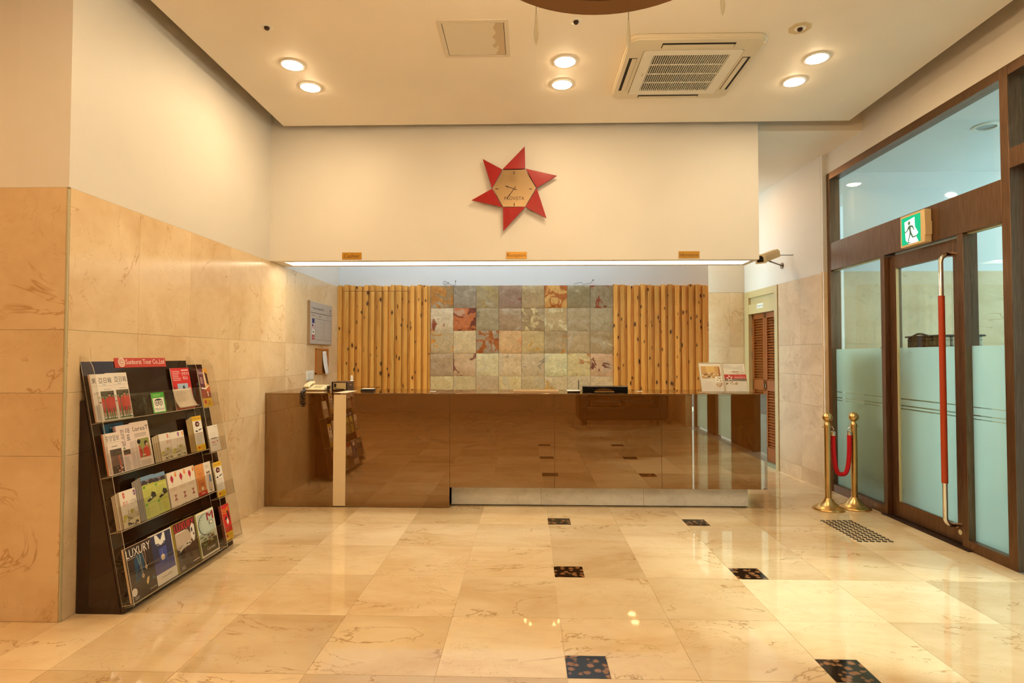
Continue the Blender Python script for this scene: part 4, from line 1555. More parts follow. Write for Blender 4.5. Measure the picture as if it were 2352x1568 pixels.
rb_ = thing('metal_case_radio', 'brown metal case with a cream perforated panel beside the telephone', 'metal case', (-1.93, 6.07, CT))
CASE = P('case_brown', (0.095, 0.045, 0.032), 0.4, 0.3)
bx('case', CASE, (-2.035, 5.965, CT, -1.868, 6.185, CT + 0.092), rb_, bevel=0.002)
bx('back_panel', P('case_panel', rgb(196, 176, 128), 0.5), (-2.014, 5.9605, CT + 0.012, -1.882, 5.9655, CT + 0.080), rb_)
for x in (-2.026, -1.876):
    bx('side_rail', BLACK, (x - 0.005, 5.956, CT + 0.004, x + 0.005, 5.9645, CT + 0.088), rb_)
bx('socket', BLACK, (-2.006, 5.957, CT + 0.040, -1.984, 5.9607, CT + 0.074), rb_)
MB().tube([(-1.995, 5.956, CT + 0.045), (-1.990, 5.945, CT + 0.028), (-1.96, 5.945, CT + 0.018), (-1.90, 5.95, CT + 0.016)], 0.0035, 6).build('power_lead', BLACK, rb_)
bx('carry_slot', STEEL, (-1.8675, 6.03, CT + 0.050, -1.8655, 6.10, CT + 0.064), rb_)
vb = thing('white_bottle', 'small white rounded bottle standing behind the brown metal case', 'bottle', (-1.905, 6.225, CT))
MB().lathe([(0, 0), (0.020, 0), (0.022, 0.01), (0.022, 0.085), (0.014, 0.10), (0.0, 0.10)], (-1.905, 6.225, CT), 16).build('bottle_body', WHITE_PLASTIC, vb)
MB().lathe([(0, 0.10), (0.0125, 0.10), (0.0135, 0.13), (0.010, 0.148), (0.0, 0.152)], (-1.905, 6.225, CT), 16).build('bottle_cap', WHITE_PLASTIC, vb)
gd_ = thing('card_terminal', 'flat black and white card terminal on the counter right of the cream band', 'card terminal', (-1.635, 5.92, CT))
bx('lower_unit', BLACK, (-1.705, 5.87, CT, -1.575, 5.975, CT + 0.010), gd_, bevel=0.002)
bx('upper_unit', BLACK_GLOSS, (-1.702, 5.872, CT + 0.0105, -1.572, 5.975, CT + 0.021), gd_, bevel=0.002)
bx('top_plate', WHITE_PLASTIC, (-1.698, 5.876, CT + 0.0212, -1.580, 5.968, CT + 0.025), gd_, bevel=0.001)
tr_ = thing('flat_tray', 'thin beige tray lying on the counter before the slate', 'tray', (0.09, 5.84, CT))
bx('tray_base', P('tray_beige', rgb(206, 178, 140), 0.4), (-0.135, 5.735, CT, 0.312, 5.95, CT + 0.005), tr_)
for b_ in ((-0.135, 5.735, 0.312, 5.741), (-0.135, 5.944, 0.312, 5.95), (-0.135, 5.741, -0.129, 5.944), (0.306, 5.741, 0.312, 5.944)):
    bx('tray_rim', MATS['tray_beige'], (b_[0], b_[1], CT + 0.005, b_[2], b_[3], CT + 0.016), tr_)
md = thing('wireless_router', 'small white and black router with one upright antenna', 'router', (0.455, 5.75, CT))
bx('router_base', BLACK, (0.398, 5.70, CT, 0.520, 5.80, CT + 0.013), md, bevel=0.003)
bx('router_cover', WHITE_PLASTIC, (0.392, 5.694, CT + 0.0135, 0.524, 5.80, CT + 0.024), md, bevel=0.004)
MB().tube([(0.512, 5.79, CT + 0.012), (0.512, 5.79, CT + 0.118)], 0.0042, 8).build('antenna', BLACK, md)
mo = thing('black_display_unit', 'low glossy black display unit lying on the counter before the right pine boards', 'display', (0.755, 5.68, CT))
bx('display_body', BLACK_GLOSS, (0.537, 5.640, CT, 0.976, 5.735, CT + 0.070), mo, bevel=0.004)
bx('top_edge', STEEL, (0.541, 5.6375, CT + 0.062, 0.972, 5.6398, CT + 0.067), mo)
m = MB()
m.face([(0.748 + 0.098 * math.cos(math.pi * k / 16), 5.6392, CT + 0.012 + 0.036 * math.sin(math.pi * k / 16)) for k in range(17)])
m.build('arched_reflection', P('reflection_bronze', (0.22, 0.10, 0.04), 0.2, 0.6), mo, recalc=False)  # reflection of a stand, painted as a bronze arch on the front
bx('gold_reflection', P('reflection_gold', rgb(226, 188, 110), 0.3, 0.4), (0.652, 5.6382, CT + 0.011, 0.843, 5.6391, CT + 0.016), mo)  # gold lower edge of the painted reflection
for x, y, lab in ((-0.99, 5.84, 'small white paper slip on the counter at the left edge of the slate'), (1.12, 5.93, 'small white paper slip on the counter before the right pine boards')):
    s_ = bx('paper_slip', ink(240, 234, 220), (x, y, CT, x + 0.06, y + 0.05, CT + 0.0012), None)
    tag(s_, lab, 'paper', 'paper slips on the counter')


# ------------------------------------------------------------------ printed covers
class Cover:
    def __init__(s, w, h):
        s.w, s.h, s.m, s.cols, s.z = w, h, MB(), [], 0.0003

    def _k(s, c):
        if c not in s.cols:
            s.cols.append(c)
        s.m.k = s.cols.index(c)
        s.z += 0.00006

    def r(s, c, x0, y0, x1, y1):
        s._k(c)
        s.m.rect(x0 * s.w, y0 * s.h, x1 * s.w, y1 * s.h, s.z)
        return s

    def d(s, c, x, y, rx, ry, n=14):
        s._k(c)
        s.m.disc(x * s.w, y * s.h, rx * s.w, ry * s.h, s.z, n)
        return s

    def p(s, c, pts):
        s._k(c)
        s.m.poly2([(a * s.w, b * s.h) for a, b in pts], s.z)
        return s

    def t(s, c, body, x0, y0, x1, y1):
        s._k(c)
        s.m.text(body, x0 * s.w, y0 * s.h, (x1 - x0) * s.w, (y1 - y0) * s.h, s.z)
        return s

    def lines(s, c, x0, y0, x1, y1, n, seed=1, fill=0.4):
        s._k(c)
        r_ = random.Random(seed)
        for k in range(n):
            y = y0 + (y1 - y0) * k / n
            s.m.rect(x0 * s.w, y * s.h, (x0 + (x1 - x0) * r_.uniform(0.75, 1)) * s.w, (y + (y1 - y0) / n * fill) * s.h, s.z)
        return s

    def mess(s, cols, x0, y0, x1, y1, n, seed=1, size=0.12):
        """small irregular patches of a printed picture"""
        r_ = random.Random(seed)
        for k in range(n):
            c = r_.choice(cols)
            x, y = r_.uniform(x0, x1), r_.uniform(y0, y1)
            a, b = r_.uniform(0.4, 1) * size * (x1 - x0), r_.uniform(0.4, 1) * size * (y1 - y0)
            s._k(c)
            pts = []
            for q in range(6):
                t_ = 2 * math.pi * q / 6
                k_ = r_.uniform(0.6, 1.1)
                pts.append((min(x1, max(x0, x + a * k_ * math.cos(t_))) * s.w, min(y1, max(y0, y + b * k_ * math.sin(t_))) * s.h))
            s.m.poly2(pts, s.z)
        return s

    def build(s, parent, name='cover_print'):
        return s.m.build(name, [ink(*c) for c in s.cols], parent, local=True, recalc=False, smooth=False)


K_, RED_, WH, GRY = (34, 28, 26), (214, 40, 30), (240, 232, 222), (150, 140, 132)


def players(cv, x0, y0, x1, y1):
    X = lambda u: x0 + (x1 - x0) * u
    Y = lambda v: y0 + (y1 - y0) * v
    cv.r((92, 118, 66), X(0), Y(0), X(1), Y(1)).r((96, 84, 56), X(0), Y(0.84), X(1), Y(1))
    for k in range(5):
        cv.r((70, 96, 50), X(0), Y(0.03 + k * 0.055), X(1), Y(0.05 + k * 0.055))
    for (u, s_, top) in ((0.10, 0.11, 0.82), (0.36, 0.12, 0.80), (0.88, 0.11, 0.84), (0.60, 0.20, 0.86)):
        cv.d((206, 150, 116), X(u), Y(top), s_ * (x1 - x0) * 0.42, (y1 - y0) * 0.050)
        cv.d((40, 28, 22), X(u), Y(top + 0.035), s_ * (x1 - x0) * 0.45, (y1 - y0) * 0.030)
        cv.p((206, 66, 52), [(X(u - s_), Y(top - 0.10)), (X(u - s_ * 0.8), Y(0.38)), (X(u + s_ * 0.8), Y(0.38)), (X(u + s_), Y(top - 0.10)), (X(u), Y(top - 0.04))])
        cv.p((188, 48, 42), [(X(u - s_ * 0.6), Y(0.40)), (X(u - s_ * 0.55), Y(0.24)), (X(u + s_ * 0.55), Y(0.24)), (X(u + s_ * 0.6), Y(0.40))])
        for q in (-0.4, 0.35):
            cv.r((214, 166, 136), X(u + s_ * q - 0.02), Y(0.08), X(u + s_ * q + 0.035), Y(0.25))
            cv.r((236, 230, 222), X(u + s_ * q - 0.025), Y(0.05), X(u + s_ * q + 0.045), Y(0.10))


def seoul(cv, tags, titles, y=0.0):
    cv.r((240, 228, 210), 0, 0, 1, 1)
    for (c, x) in tags:
        cv.p(c, [(x - 0.07, 0.86), (x, 0.78), (x + 0.07, 0.84), (x + 0.06, 0.93), (x, 0.97), (x - 0.07, 0.93)])
        cv.r((248, 236, 226), x - 0.04, 0.865, x + 0.04, 0.885)
    for (c, body, x0, x1) in titles:
        cv.t(c, body, x0, 0.60, x1, 0.72)
    cv.r((226, 212, 176), 0, 0, 1, 0.36)
    for (x, yy, a, b) in ((0.18, 0.30, 0.11, 0.06), (0.62, 0.40, 0.12, 0.055), (0.08, 0.22, 0.06, 0.05)):
        cv.d((196, 184, 76), x, yy, a, b)
    for k in range(11):
        x = 0.30 + 0.062 * k
        hh = 0.16 + 0.12 * abs(math.sin(k * 2.1))
        cv.r((112, 104, 84), x, 0.20, x + 0.016, 0.20 + hh)
    cv.mess([(150, 138, 104), (120, 112, 90), (206, 194, 140), (176, 166, 116)], 0.02, 0.02, 0.98, 0.30, 26, len(titles) + 3, 0.10)
    for x in (0.36, 0.80):
        cv.p((48, 42, 38), [(x - 0.11, 0.045), (x - 0.06, 0.10), (x + 0.03, 0.115), (x + 0.11, 0.085), (x + 0.10, 0.05)])
        cv.r((226, 216, 190), x - 0.05, 0.06, x + 0.03, 0.08)


RK = frame((-2.274, 3.233, 0), (0, 1, 0), (-0.1962, 0, 1))


def lit(name, label, cat, a0, t0, w, h, n, thick, group, draw, paper=(232, 222, 206), sheets=0, spread=0.0):
    """a paper thing in the rack: local x along the rack, y up the slope, z outwards"""
    t = thing(name, label, cat, group=group, mw=RK @ Matrix.Translation((a0, t0, n)))
    bx('pages', ink(*paper), (0, 0, -thick, w, h, 0.0), t, local=True)
    for k in range(sheets):
        f_ = (k + 1) / sheets
        bx('sheet_behind', ink(*(paper if k % 2 else (186, 168, 140))), (-spread * f_, 0, -thick - 0.0022 * (k + 1), w - spread * f_, h - 0.002 * k, -thick - 0.0022 * k - 0.0004), t, local=True)
    cv = Cover(w, h)
    draw(cv)
    cv.build(t)
    return t


# ------------------------------------------------------------------ brochure rack
rk = thing('brochure_rack', 'dark brown acrylic brochure rack with clear shelves leaning on the marble wall', 'rack', mw=RK)
AW = 1.022


def rbox(name, mats, a0, t0, n0, a1, t1, n1, parent=rk, edge=False, bevel=0.0):
    m = MB()
    m.box(a0, t0, n0, a1, t1, n1)
    if edge:
        dims = (a1 - a0, t1 - t0, n1 - n0)
        thin = dims.index(min(dims))
        # faces order: -z,+z,-y,+x,+y,-x ; the two big faces are those across the thin axis
        big = {2: (0, 1), 1: (2, 4), 0: (3, 5)}[thin]
        m.m = [0 if i in big else 1 for i in range(6)]
    return m.build(name, mats, parent, local=True, bevel=bevel, smooth=False)


rbox('back_panel', RACK_BROWN, 0.0, 0.004, -0.010, AW, 1.480, 0.0)
rbox('back_panel', RACK_BROWN, AW + 0.004, 0.004, -0.014, AW + 0.210, 1.455, -0.006)
m = MB()
for yy in (3.234, 4.246):
    m = MB()
    m.prism([(XL + 0.006, 0.0), (-2.2885, 0.0), (-2.2885 - 0.1962 * 1.2, 1.2), (XL + 0.006, 1.2)], yy, yy + 0.008, lambda a, b, c: (a, c, b))
    m.build('side_panel', RACK_BROWN, rk)
rbox('kick_board', RACK_BROWN, 0.0, 0.006, 0.0, AW, 0.036, 0.012)
AE = [ACRYLIC, ACRYLIC_EDGE]
CH = [(0.034, 0.001), (0.034, 0.070), (1.380, 0.070)] + [(1.380 + 0.100 * math.sin(a), 0.004 + 0.066 * math.cos(a)) for a in (0.3, 0.6, 0.9, 1.2, 1.5)] + [(1.478, 0.001)]
for a in (0.0, AW - 0.004):
    MB().prism(CH, a, a + 0.004, lambda p, q, c: (c, p, q), kside=1).build('cheek', AE, rk, local=True, smooth=False)
CH2 = [(p[0] * 0.985, p[1] + (0.004 if p[1] > 0.01 else -0.005)) for p in CH]
MB().prism(CH2, AW + 0.222, AW + 0.226, lambda p, q, c: (c, p, q), kside=1).build('cheek', AE, rk, local=True, smooth=False)
SHELF = (1.088, 0.773, 0.458, 0.046)
LIPH = (0.145, 0.132, 0.135, 0.165)
for t_, lh in zip(SHELF, LIPH):
    rbox('shelf', AE, 0.0045, t_ - 0.005, 0.001, AW - 0.0045, t_ - 0.001, 0.0655, edge=True)
    rbox('front_lip', AE, 0.0045, t_ - 0.005, 0.066, AW - 0.0045, t_ + lh, 0.069, edge=True)
SHELF2 = (1.078, 0.738, 0.394, 0.066)
for t_ in SHELF2:
    rbox('leaflet_shelf', AE, AW + 0.005, t_ - 0.005, -0.004, AW + 0.221, t_ - 0.001, 0.0655, edge=True)
    rbox('leaflet_lip', AE, AW + 0.005, t_ - 0.005, 0.066, AW + 0.221, t_ + 0.105, 0.069, edge=True)
# header sign on the rack
sgn = rbox('header_sign', ink(196, 58, 40), 0.268, 1.408, 0.001, 0.772, 1.476, 0.004)
cv = Cover(0.504, 0.068)
cv.d((240, 220, 196), 0.125, 0.5, 0.062, 0.44, 26).d((196, 58, 40), 0.125, 0.5, 0.047, 0.33, 26).d((240, 220, 196), 0.125, 0.5, 0.040, 0.28, 24).d((196, 58, 40), 0.125, 0.5, 0.027, 0.19, 20).d((244, 228, 206), 0.125, 0.5, 0.017, 0.12, 16)
cv.t((250, 240, 226), 'Sunburst Tour Co.,Ltd', 0.20, 0.24, 0.965, 0.76)
o = cv.build(rk, 'sign_lettering')
setm(o, RK @ Matrix.Translation((0.268, 1.408, 0.004)), rk)
o.parent = sgn
o.matrix_local = Matrix.Translation((0.268, 1.408, 0.004))

# --- top shelf
def dra_dong(cv, hidden=False):
    cv.r((238, 226, 212), 0, 0, 1, 1)
    cv.t(K_, '東', 0.05, 0.80, 0.24, 0.92).t(K_, '亞日報', 0.36, 0.80, 0.96, 0.92)
    cv.t((70, 130, 170), '102', 0.50, 0.755, 0.66, 0.785)
    cv.r(GRY, 0.02, 0.742, 0.98, 0.746).lines((176, 160, 148), 0.55, 0.66, 0.95, 0.69, 1)
    players(cv, 0.36, 0.02, 0.97, 0.63)
    cv.lines((186, 170, 156), 0.05, 0.03, 0.30, 0.36, 22, 3).t((90, 70, 60), '1전', 0.08, 0.56, 0.26, 0.62).t((90, 70, 60), '성', 0.16, 0.48, 0.28, 0.53)
    cv.r((120, 60, 48), 0.20, 0.38, 0.31, 0.41)


lit('newspaper', 'folded newspaper with red team photo at the left end of the top rack shelf', 'newspaper', 0.006, 1.090, 0.176, 0.278, 0.034, 0.010, 'newspapers on the top rack shelf', dra_dong, (236, 200, 180))
lit('newspaper', 'folded newspaper with red team photo tucked behind the leftmost one on the top rack shelf', 'newspaper', 0.150, 1.090, 0.178, 0.284, 0.022, 0.009, 'newspapers on the top rack shelf', dra_dong, (236, 200, 180))


def dra_owl(cv):
    cv.r((70, 170, 50), 0, 0, 1, 1).r((238, 232, 214), 0.07, 0.05, 0.93, 0.74)
    cv.lines((170, 214, 120), 0.12, 0.82, 0.85, 0.95, 2, 4)
    for x in (0.34, 0.64):
        cv.d(K_, x, 0.50, 0.155, 0.155, 20).d((238, 232, 214), x, 0.50, 0.12, 0.12, 18).d(K_, x, 0.50, 0.065, 0.065, 14).d((238, 232, 214), x, 0.50, 0.03, 0.03, 10)
    cv.p(K_, [(0.18, 0.62), (0.34, 0.68), (0.49, 0.70), (0.64, 0.68), (0.80, 0.62), (0.70, 0.66), (0.49, 0.665), (0.28, 0.66)])
    cv.t(K_, 'trip', 0.12, 0.14, 0.36, 0.25).t((150, 150, 140), 'advisor', 0.38, 0.14, 0.90, 0.25)


lit('green_sticker_card', 'green and white card with round owl eyes on the top rack shelf', 'card', 0.449, 1.090, 0.131, 0.134, 0.0735, 0.002, None, dra_owl)


def dra_red(cv):
    cv.r((214, 30, 28), 0, 0, 1, 1)
    cv.lines((240, 190, 180), 0.06, 0.70, 0.48, 0.95, 6, 2).t((248, 226, 216), '관광안내', 0.56, 0.82, 0.96, 0.90).t((248, 226, 216), '책자', 0.58, 0.70, 0.86, 0.79).r((248, 226, 216), 0.56, 0.93, 0.94, 0.955)
    cv.r((176, 196, 214), 0.24, 0.10, 0.80, 0.62).p((66, 60, 74), [(0.44, 0.16), (0.42, 0.34), (0.52, 0.56), (0.60, 0.58), (0.68, 0.40), (0.76, 0.14)]).mess([(196, 150, 70), (226, 206, 160), (90, 60, 40)], 0.26, 0.10, 0.80, 0.28, 14, 6, 0.14)
    cv.r((150, 20, 22), 0.04, 0.05, 0.16, 0.55).lines((240, 190, 180), 0.84, 0.12, 0.96, 0.56, 7, 5)


lit('travel_booklet', 'bright red travel booklet with a tower photo on the top rack shelf', 'booklet', 0.782, 1.090, 0.222, 0.302, 0.020, 0.006, None, dra_red)
ns_ = thing('note_sheet', 'curled cream note sheet in front of the red booklet', 'paper', mw=RK @ Matrix.Translation((0.752, 1.093, 0.026)))
m = MB()
for k in range(13):
    t = k / 12
    y = 0.145 - 0.140 * min(1, t * 1.08) + (0.010 * max(0, t - 0.9) / 0.1)
    z = 0.004 + 0.030 * max(0, t - 0.35) ** 2 / 0.42
    for q in range(5):
        m.v.append((0.222 * q / 4 + 0.022 * t, y, z))
for k in range(12):
    for q in range(4):
        a = k * 5 + q
        m.f.append((a, a + 1, a + 6, a + 5))
        m.m.append(0)
o = m.build('sheet', ink(240, 222, 196), ns_, local=True, recalc=False)
o.modifiers.new('thick', 'SOLIDIFY').thickness = 0.0006
m = MB()
for k in range(8):
    m.rect(0.03, 0.128 - k * 0.0105, 0.03 + 0.13 * (0.7 + 0.3 * math.sin(k * 2.2) ** 2), 0.1298 - k * 0.0105, 0.0062 + 0.0012 * k * k * 0.12)
m.build('sheet_lines', ink(186, 160, 136), ns_, local=True, recalc=False)


def dra_show(cv):
    cv.r((104, 44, 60), 0, 0.29, 0.55, 1).r((226, 160, 50), 0.50, 0.29, 1, 1).r((232, 186, 40), 0, 0, 1, 0.23).r((150, 66, 34), 0, 0.23, 1, 0.44)
    cv.p((236, 206, 170), [(0.52, 0.92), (0.62, 0.95), (0.70, 0.60), (0.60, 0.46), (0.50, 0.70)]).p((56, 26, 20), [(0.66, 0.92), (0.92, 0.86), (0.96, 0.56), (0.74, 0.62)]).p((190, 90, 40), [(0.60, 0.46), (0.96, 0.56), (0.98, 0.40), (0.55, 0.38)])
    cv.t((240, 216, 206), 'Korea', 0.06, 0.86, 0.46, 0.95).lines((226, 190, 180), 0.08, 0.62, 0.40, 0.80, 5, 9).p((244, 226, 210), [(0.08, 0.52), (0.5, 0.50), (0.9, 0.56), (0.9, 0.53), (0.5, 0.46), (0.08, 0.48)])
    cv.p((236, 220, 200), [(0.62, 0.40), (0.72, 0.40), (0.76, 0.28), (0.64, 0.27)]).d((196, 50, 30), 0.26, 0.14, 0.13, 0.055).lines((180, 120, 20), 0.48, 0.05, 0.9, 0.18, 3, 3)


lit('leaflet', 'red purple and yellow show leaflet in the top pocket of the narrow rack section', 'leaflet', 1.100, 1.080, 0.125, 0.298, 0.030, 0.004, 'leaflets in the narrow rack section', dra_show)


# --- second shelf
def dra_blue(cv):
    cv.r((40, 90, 116), 0, 0, 1, 1).r((226, 232, 230), 0.04, 0.80, 0.80, 0.82).r((232, 200, 150), 0.42, 0.4, 0.46, 0.78).r((226, 232, 230), 0.36, 0.90, 0.40, 0.94)


lit('blue_folder', 'teal blue folder standing behind the newspapers on the second rack shelf', 'folder', 0.074, 0.775, 0.172, 0.296, 0.008, 0.004, None, dra_blue, (40, 90, 116))


def dra_joong(cv):
    cv.r((238, 222, 208), 0, 0, 1, 1).t(K_, '중앙일보', 0.10, 0.80, 0.98, 0.94).r(GRY, 0.1, 0.765, 0.98, 0.77).lines((150, 134, 122), 0.42, 0.66, 0.90, 0.71, 1)
    cv.r((84, 68, 56), 0.26, 0.02, 1, 0.60).r((130, 102, 86), 0.26, 0.20, 1, 0.44).p((196, 92, 62), [(0.74, 0.44), (0.82, 0.44), (0.90, 0.08), (0.78, 0.08)]).mess([(226, 190, 160), (206, 120, 96), (240, 220, 200), (110, 80, 66)], 0.48, 0.02, 0.98, 0.20, 18, 8, 0.16)
    cv.lines((196, 130, 104), 0.04, 0.04, 0.20, 0.70, 26, 2)


lit('newspaper', 'folded newspaper with a dark night photo at the left end of the second rack shelf', 'newspaper', 0.006, 0.775, 0.128, 0.242, 0.052, 0.010, 'newspapers on the second rack shelf', dra_joong, (226, 150, 110))


def dra_hankook(cv):
    cv.r((238, 216, 204), 0, 0, 1, 1).r((186, 150, 150), 0.0, 0, 0.06, 1)
    for k, g_ in enumerate('한국일'):
        cv.t(K_, g_, 0.26, 0.80 - k * 0.125, 0.48, 0.91 - k * 0.125)
    for k, g_ in enumerate('대표'):
        cv.t(K_, g_, 0.58, 0.80 - k * 0.15, 0.80, 0.92 - k * 0.15)
    cv.r((66, 44, 40), 0.28, 0.36, 0.68, 0.46).r((190, 90, 80), 0.28, 0.345, 0.68, 0.36).p((90, 130, 90), [(0.28, 0.48), (0.36, 0.54), (0.42, 0.48)]).lines((176, 156, 144), 0.26, 0.03, 0.62, 0.32, 16, 4).lines((190, 170, 160), 0.70, 0.03, 0.98, 0.62, 34, 5)


lit('newspaper', 'folded newspaper with bold vertical lettering on the second rack shelf', 'newspaper', 0.120, 0.775, 0.146, 0.276, 0.043, 0.012, 'newspapers on the second rack shelf', dra_hankook, (206, 170, 166))


def dra_times(cv):
    cv.r((236, 214, 196), 0, 0, 1, 1).t(K_, 'KoreaT', 0.0, 0.80, 0.97, 0.90).lines((140, 126, 116), 0.14, 0.68, 0.92, 0.76, 3, 3).r(GRY, 0.02, 0.66, 0.98, 0.664)
    cv.r((150, 150, 76), 0.26, 0.20, 0.90, 0.62).p((190, 60, 42), [(0.26, 0.20), (0.26, 0.46), (0.34, 0.48), (0.44, 0.34), (0.40, 0.22)]).d((44, 30, 24), 0.31, 0.56, 0.10, 0.05).p((206, 70, 46), [(0.52, 0.20), (0.50, 0.38), (0.66, 0.46), (0.84, 0.40), (0.88, 0.26), (0.80, 0.20)]).d((60, 38, 28), 0.70, 0.50, 0.10, 0.06).d((206, 150, 116), 0.74, 0.475, 0.07, 0.035).r((214, 180, 150), 0.40, 0.24, 0.60, 0.27)
    cv.lines((180, 160, 146), 0.03, 0.03, 0.22, 0.62, 32, 6).lines((180, 160, 146), 0.26, 0.03, 0.95, 0.15, 6, 7)


lit('newspaper', 'folded English newspaper with a photo of two players in red on the second rack shelf', 'newspaper', 0.264, 0.775, 0.162, 0.282, 0.036, 0.010, 'newspapers on the second rack shelf', dra_times, (232, 208, 190))
lit('city_guide', 'red tagged city guide booklet fronting the fanned pile on the second rack shelf', 'booklet', 0.484, 0.775, 0.118, 0.176, 0.052, 0.003, 'city guide booklets in the rack',
    lambda cv: seoul(cv, [((214, 92, 66), 0.78)], [((206, 110, 80), '首尔', 0.60, 0.96)]), (214, 196, 160), 6, 0.046)
lit('city_guide', 'purple and orange tagged city guide right of the fanned pile, second rack shelf', 'booklet', 0.604, 0.775, 0.152, 0.173, 0.052, 0.006, 'city guide booklets in the rack',
    lambda cv: seoul(cv, [((140, 76, 140), 0.58), ((232, 160, 60), 0.90)], [((206, 150, 110), 'ソウル', 0.36, 0.92)]), (196, 176, 140))


def dra_taxi(cv):
    cv.r((242, 234, 220), 0, 0, 1, 1).r((240, 190, 44), 0, 0.86, 1, 1).r((240, 196, 40), 0, 0, 1, 0.17)
    cv.t((70, 46, 20), 'DUCK IN BIZ', 0.10, 0.905, 0.88, 0.955)
    cv.p((96, 34, 36), [(0.24, 0.76), (0.34, 0.84), (0.62, 0.84), (0.74, 0.77), (0.66, 0.70), (0.32, 0.69)]).d((232, 206, 196), 0.52, 0.765, 0.09, 0.025).p((40, 30, 28), [(0.14, 0.56), (0.30, 0.60), (0.44, 0.57), (0.38, 0.54)]).p((40, 30, 28), [(0.52, 0.60), (0.90, 0.63), (0.86, 0.60), (0.56, 0.57)])
    cv.r((206, 70, 60), 0.16, 0.49, 0.86, 0.50).lines((170, 160, 150), 0.14, 0.19, 0.90, 0.47, 9, 4, 0.25).d((206, 70, 30), 0.30, 0.09, 0.14, 0.03).lines((190, 140, 20), 0.50, 0.04, 0.92, 0.14, 3, 2)


lit('leaflet', 'yellow and white leaflet on a thick pile at the right of the second rack shelf', 'leaflet', 0.866, 0.775, 0.114, 0.252, 0.060, 0.004, 'yellow leaflets in the rack', dra_taxi, (226, 196, 120), 10, 0.030)


def dra_white(cv):
    cv.r((238, 228, 212), 0, 0, 1, 1).t((130, 110, 100), 'hotel', 0.72, 0.90, 0.94, 0.94).lines((196, 180, 166), 0.16, 0.52, 0.80, 0.76, 4, 3, 0.15).r((110, 90, 80), 0.22, 0.48, 0.78, 0.51).r((196, 70, 60), 0.20, 0.33, 0.58, 0.36).d((196, 70, 60), 0.78, 0.37, 0.06, 0.03).lines((150, 130, 120), 0.2, 0.22, 0.7, 0.30, 2, 5, 0.3)


lit('leaflet', 'plain white leaflet in the second pocket of the narrow rack section', 'leaflet', 1.058, 0.740, 0.140, 0.196, 0.048, 0.012, 'leaflets in the narrow rack section', dra_white, (196, 176, 150))

# --- third shelf
lit('city_guide', 'red and purple tagged city guide at the left end of the third rack shelf', 'booklet', 0.040, 0.460, 0.136, 0.212, 0.060, 0.004, 'city guide booklets in the rack',
    lambda cv: seoul(cv, [((214, 92, 66), 0.26), ((130, 80, 130), 0.92)], [((206, 84, 56), '首尔', 0.14, 0.46), ((70, 60, 56), 'ソウル', 0.60, 0.98)]), (232, 206, 176), 8, 0.032)


def dra_green(cv):
    cv.r((206, 206, 104), 0, 0, 1, 0.80).r((124, 158, 190), 0, 0.90, 1, 1).r((56, 46, 44), 0, 0.80, 1, 0.90)
    cv.mess([(196, 190, 180), (60, 50, 60), (146, 110, 130), (180, 150, 90), (90, 90, 100)], 0.0, 0.80, 1, 0.93, 22, 4, 0.13)
    for (x, y) in ((0.14, 0.74), (0.14, 0.33)):
        cv.d((120, 170, 50), x, y, 0.10, 0.035)
    cv.r((186, 190, 50), 0.2, 0.77, 0.96, 0.79).lines((170, 170, 90), 0.08, 0.55, 0.9, 0.70, 5, 3, 0.2)
    cv.p((54, 50, 36), [(0.22, 0.42), (0.50, 0.47), (0.66, 0.60), (0.92, 0.56), (0.96, 0.46), (0.72, 0.44), (0.52, 0.40), (0.30, 0.38)]).d((230, 228, 170), 0.56, 0.47, 0.07, 0.03).r((150, 184, 60), 0.24, 0.34, 0.9, 0.355)
    cv.lines((150, 166, 76), 0.08, 0.08, 0.30, 0.28, 5, 3, 0.35).lines((176, 178, 96), 0.36, 0.08, 0.92, 0.28, 5, 4, 0.2)


lit('leaflet', 'green street photo leaflet topping its pile, left one on the third rack shelf', 'leaflet', 0.238, 0.460, 0.120, 0.258, 0.060, 0.003, 'green street leaflets in the rack', dra_green, (150, 150, 160), 9, 0.050)
lit('leaflet', 'green street photo leaflet, right one of two on the third rack shelf', 'leaflet', 0.366, 0.460, 0.118, 0.252, 0.050, 0.003, 'green street leaflets in the rack', dra_green)


def dra_lantern(cv):
    cv.r((242, 226, 202), 0, 0, 1, 1)
    cv.p((186, 36, 66), [(0.30, 0.84), (0.38, 0.88), (0.44, 0.92), (0.50, 0.88), (0.58, 0.84), (0.60, 0.78), (0.52, 0.72), (0.46, 0.67), (0.38, 0.72), (0.30, 0.77)]).d((60, 40, 40), 0.45, 0.63, 0.03, 0.012)
    cv.d((232, 130, 50), 0.86, 0.88, 0.10, 0.05).p((232, 130, 50), [(0.80, 0.93), (0.92, 0.93), (0.95, 0.97), (0.78, 0.97)])
    cv.lines((206, 150, 120), 0.12, 0.46, 0.85, 0.56, 4, 5, 0.25)
    cv.p((176, 110, 104), [(0.40, 0.34), (0.72, 0.34), (0.58, 0.26), (0.74, 0.17), (0.38, 0.17), (0.54, 0.26)]).d((120, 100, 90), 0.56, 0.12, 0.03, 0.012).lines((196, 176, 150), 0.1, 0.02, 0.7, 0.06, 1, 2)


for k, lab in enumerate(('left', 'middle', 'right')):
    lit('leaflet', 'cream leaflet with a crimson lantern on the third rack shelf, %s of three' % lab, 'leaflet', 0.500 + 0.103 * k, 0.460, 0.104, 0.230, 0.050 - 0.002 * k, 0.010 if k == 0 else 0.002, 'lantern leaflets in the rack', dra_lantern)


